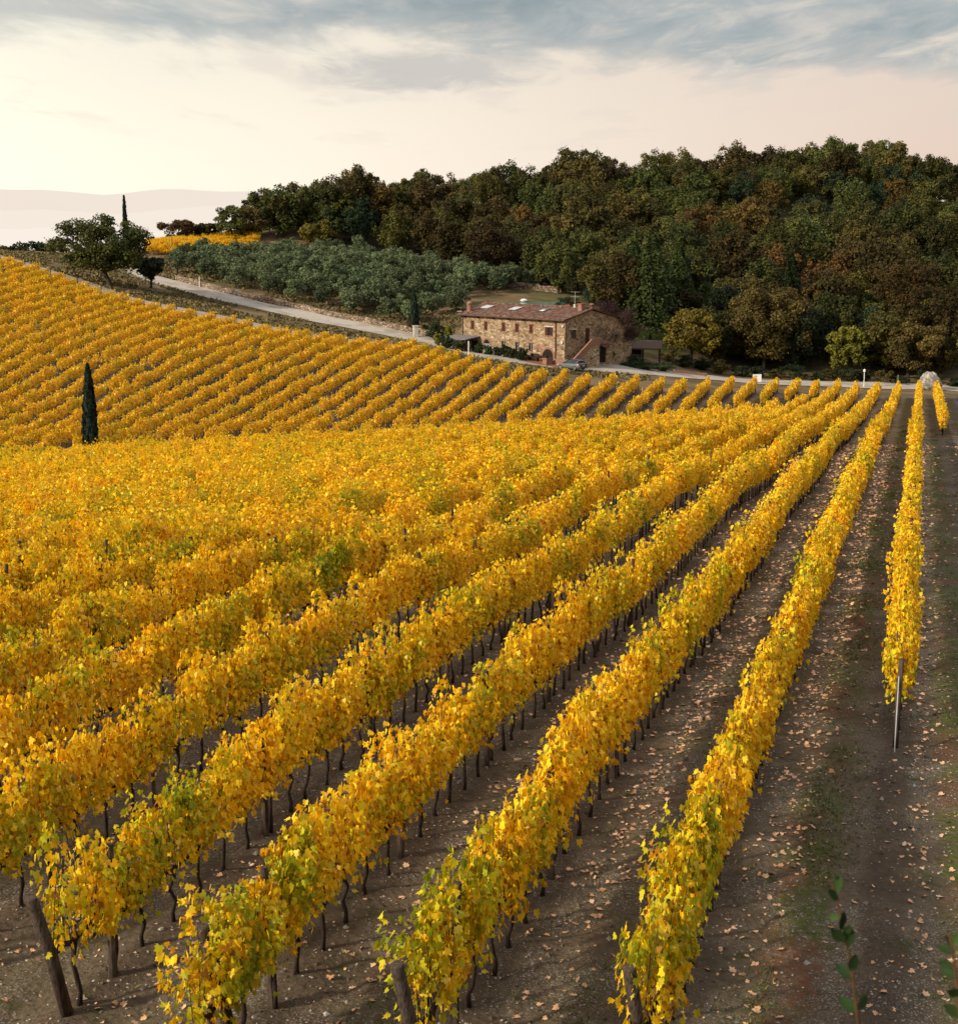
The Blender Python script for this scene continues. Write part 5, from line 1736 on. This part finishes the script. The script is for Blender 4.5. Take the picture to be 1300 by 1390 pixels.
# ------------------------------------------------------------------ foreground sprigs
def sprig(label, path, leaves, seed):
    base = at(*path[0])
    t = thing('laurel_sprig', label, 'shrub', base)
    pts = [at(*q) - base for q in path]
    gz = z1(base.x, base.y) - base.z
    MB().tube([Vector((pts[0].x + .05, pts[0].y + .1, gz - .05))] + pts, [.005] + [.0045 - .003 * i / len(pts) for i in range(len(pts))], 6).build('stem', M['stem'], t, True)
    r = random.Random(seed)
    for (u, v, D), (du, dv), L in leaves:
        a = at(u, v, D) - base
        d = (at(u + du, v + dv, D + r.uniform(-.05, .05)) - base - a).normalized()
        toward = Vector((r.uniform(-.6, .6), -1, r.uniform(.1, .7))).normalized()
        s = d.cross(toward).normalized(); nn = s.cross(d)
        mb = MB(); V = []; Fc = []
        L *= .82
        prof = [(0, .02), (.12, .12), (.3, .21), (.5, .25), (.7, .22), (.87, .12), (1, .01)]
        for i, (q, w) in enumerate(prof):
            for k in (-1, 0, 1):
                V.append(a + d * (q * L) + s * (k * w * L) + nn * (-.10 * L * q * q + abs(k) * .07 * L))
            if i:
                o = (i - 1) * 3
                Fc += [(o, o + 1, o + 4, o + 3), (o + 1, o + 2, o + 5, o + 4)]
        mb.add(V, Fc)
        me = mb.mesh('leaf', M['laurel'], True)
        at_ = me.attributes.new('rnd', 'FLOAT', 'FACE'); at_.data.foreach_set('value', np.full(len(Fc), r.random(), dtype=np.float32))
        link('leaf', me, t)


sprig('blurred green laurel sprig with red stem rising at the bottom right', [(1168, 1420, 3.5), (1158, 1330, 3.5), (1148, 1275, 3.5), (1136, 1222, 3.5), (1126, 1190, 3.5)],
      [((1136, 1222, 3.5), (-20, -22), .062), ((1132, 1214, 3.5), (10, -34), .065), ((1128, 1192, 3.5), (-6, -12), .03), ((1142, 1245, 3.5), (-30, 0), .045), ((1140, 1262, 3.5), (8, -36), .072), ((1146, 1268, 3.5), (16, -24), .05),
       ((1146, 1278, 3.5), (-26, -24), .075), ((1150, 1286, 3.5), (8, -36), .07), ((1155, 1318, 3.5), (10, -34), .07), ((1158, 1330, 3.5), (-24, -22), .07), ((1162, 1370, 3.5), (22, -24), .07), ((1163, 1376, 3.5), (-22, -20), .075)], 1)
sprig('dark leafy sprig at the bottom right picture corner', [(1305, 1425, 3.3), (1300, 1340, 3.3), (1292, 1290, 3.3), (1288, 1268, 3.3)],
      [((1290, 1290, 3.3), (-8, -30), .05), ((1294, 1296, 3.3), (-26, -16), .055), ((1296, 1310, 3.3), (-24, -2), .05), ((1292, 1284, 3.3), (14, -20), .05), ((1300, 1330, 3.3), (-26, -18), .065), ((1302, 1350, 3.3), (-26, -8), .065), ((1303, 1380, 3.3), (-30, -20), .07)], 2)

# ------------------------------------------------------------------ sky, sun, camera
SUN_AZ = (-.84, -.543); SUN_EL = math.radians(26)
world = bpy.data.worlds.new('World'); scene.world = world; world.use_nodes = True
nt = world.node_tree; nt.nodes.clear()
sky = nt.nodes.new('ShaderNodeTexSky'); sky.sky_type = 'NISHITA'; sky.sun_disc = False
sky.sun_elevation = SUN_EL; sky.sun_rotation = math.atan2(SUN_AZ[0], SUN_AZ[1])
sky.dust_density = 3.0; sky.air_density = 1.2
g = nt.nodes.new('ShaderNodeTexCoord').outputs['Generated']
dx, dy, dz = sep(nt, g)
SB = .10
# warm horizon band: cream on the left, pinkish on the right
hz = rng_map(nt, dx, -.34, .34, 0, 1, False)
low = ramp(nt, hz, [(0, (1.30, 1.20, .98)), (.35, (1.16, 1.04, .87)), (.7, (.98, .82, .70)), (1, (.87, .66, .555))])
up = ramp(nt, hz, [(0, (1.08, 1.02, .86)), (.35, (1.0, .91, .77)), (.7, (.89, .76, .65)), (1, (.82, .68, .59))])
base = mixc(nt, rng_map(nt, dz, .02, .13), low, up)
base = mixc(nt, .12, base, mixc(nt, 1.0, sky.outputs[0], (SB, SB, SB), 'MULTIPLY'))
# cloud deck seen in perspective
inv = mth(nt, 'DIVIDE', 1.0, mth(nt, 'ADD', mth(nt, 'MAXIMUM', dz, .0), .045))
cv = nt.nodes.new('ShaderNodeCombineXYZ')
nt.links.new(mth(nt, 'MULTIPLY', dx, inv), cv.inputs[0]); nt.links.new(mth(nt, 'MULTIPLY', inv, .42), cv.inputs[1]); nt.links.new(mth(nt, 'MULTIPLY', dy, .6), cv.inputs[2])
nA = noise(nt, cv.outputs[0], 1.25, 7, .56, .35)
nB = noise(nt, cv.outputs[0], 3.6, 8, .62, .6)
edge_ = mth(nt, 'ADD', dz, mth(nt, 'MULTIPLY', mth(nt, 'SUBTRACT', nA, .5), .115))
edge_ = mth(nt, 'ADD', edge_, mth(nt, 'MULTIPLY', mth(nt, 'SUBTRACT', nB, .5), .03))
edge_ = mth(nt, 'ADD', edge_, mth(nt, 'MULTIPLY', hz, .022))
mask = rng_map(nt, edge_, .108, .136)
shade = mth(nt, 'ADD', mth(nt, 'MULTIPLY', nA, .6), mth(nt, 'MULTIPLY', nB, .5))
ccol = ramp(nt, shade, [(.36, (.27, .335, .36)), (.48, (.35, .405, .425)), (.58, (.46, .49, .49)), (.70, (.74, .68, .60))])
ccol = mixc(nt, mth(nt, 'MULTIPLY', rng_map(nt, hz, .5, 0.0), .35), ccol, (.74, .74, .68))
skyc = mixc(nt, mask, base, ccol)
# thin streak of cloud below the deck
sx3 = mth(nt, 'SUBTRACT', dx, -.035)
ell = mth(nt, 'ADD', mth(nt, 'POWER', mth(nt, 'DIVIDE', sx3, .075), 2.0), mth(nt, 'POWER', mth(nt, 'DIVIDE', mth(nt, 'SUBTRACT', dz, .099), .0125), 2.0))
st_ = mth(nt, 'ADD', ell, mth(nt, 'MULTIPLY', mth(nt, 'SUBTRACT', nB, .5), 3.2))
skyc = mixc(nt, mth(nt, 'MULTIPLY', rng_map(nt, st_, 1.4, .1), .8), skyc, (.56, .545, .525))
st2 = noise(nt, cv.outputs[0], 2.0, 5, .55)
thin = mth(nt, 'MULTIPLY', rng_map(nt, st2, .52, .68), rng_map(nt, dz, .03, .10))
skyc = mixc(nt, mth(nt, 'MULTIPLY', thin, .4), skyc, (.70, .64, .59))
# high overcast out of frame
skyc = mixc(nt, rng_map(nt, dz, .2, .5), skyc, (.70, .72, .74))
west = rng_map(nt, dx, -.2, -1.0)
skyc = mixc(nt, mth(nt, 'MULTIPLY', mth(nt, 'MULTIPLY', west, rng_map(nt, dz, .7, .1)), .75), skyc, (2.4, 1.95, 1.4))
skyc = mixc(nt, rng_map(nt, dz, .0, -.04), skyc, (.30, .25, .20))
bg = nd(nt, 'ShaderNodeBackground', ins={'Strength': SB})
sc10 = mixc(nt, 1.0, skyc, (1 / SB,) * 3, 'MULTIPLY'); nt.links.new(sc10, bg.inputs[0])
wo = nt.nodes.new('ShaderNodeOutputWorld'); nt.links.new(bg.outputs[0], wo.inputs[0])

sl = bpy.data.lights.new('sun', 'SUN'); sl.energy = 5.0; sl.angle = math.radians(4); sl.color = (1.0, .89, .70)
so = bpy.data.objects.new('sun', sl); COL.objects.link(so)
d = Vector((SUN_AZ[0] * math.cos(SUN_EL), SUN_AZ[1] * math.cos(SUN_EL), math.sin(SUN_EL)))
so.rotation_euler = d.to_track_quat('Z', 'Y').to_euler(); so.location = (-60, 60, 60)

cam = bpy.data.cameras.new('camera'); co = bpy.data.objects.new('camera', cam); COL.objects.link(co)
cam.sensor_fit = 'HORIZONTAL'; cam.sensor_width = 36.0; cam.lens = F / W * 36.0
co.location = (0, 0, 0); co.rotation_euler = (PI / 2 - TH, 0, 0)
cam.clip_start = .1; cam.clip_end = 40000
cam.dof.use_dof = True; cam.dof.focus_distance = 42.0; cam.dof.aperture_fstop = 6.3
scene.camera = co

scene.render.engine = 'CYCLES'
scene.cycles.max_bounces = 6; scene.cycles.diffuse_bounces = 3; scene.cycles.glossy_bounces = 2; scene.cycles.transmission_bounces = 3; scene.cycles.transparent_max_bounces = 4
scene.cycles.use_denoising = True
scene.view_settings.view_transform = 'Standard'; scene.view_settings.look = 'None'; scene.view_settings.exposure = 0
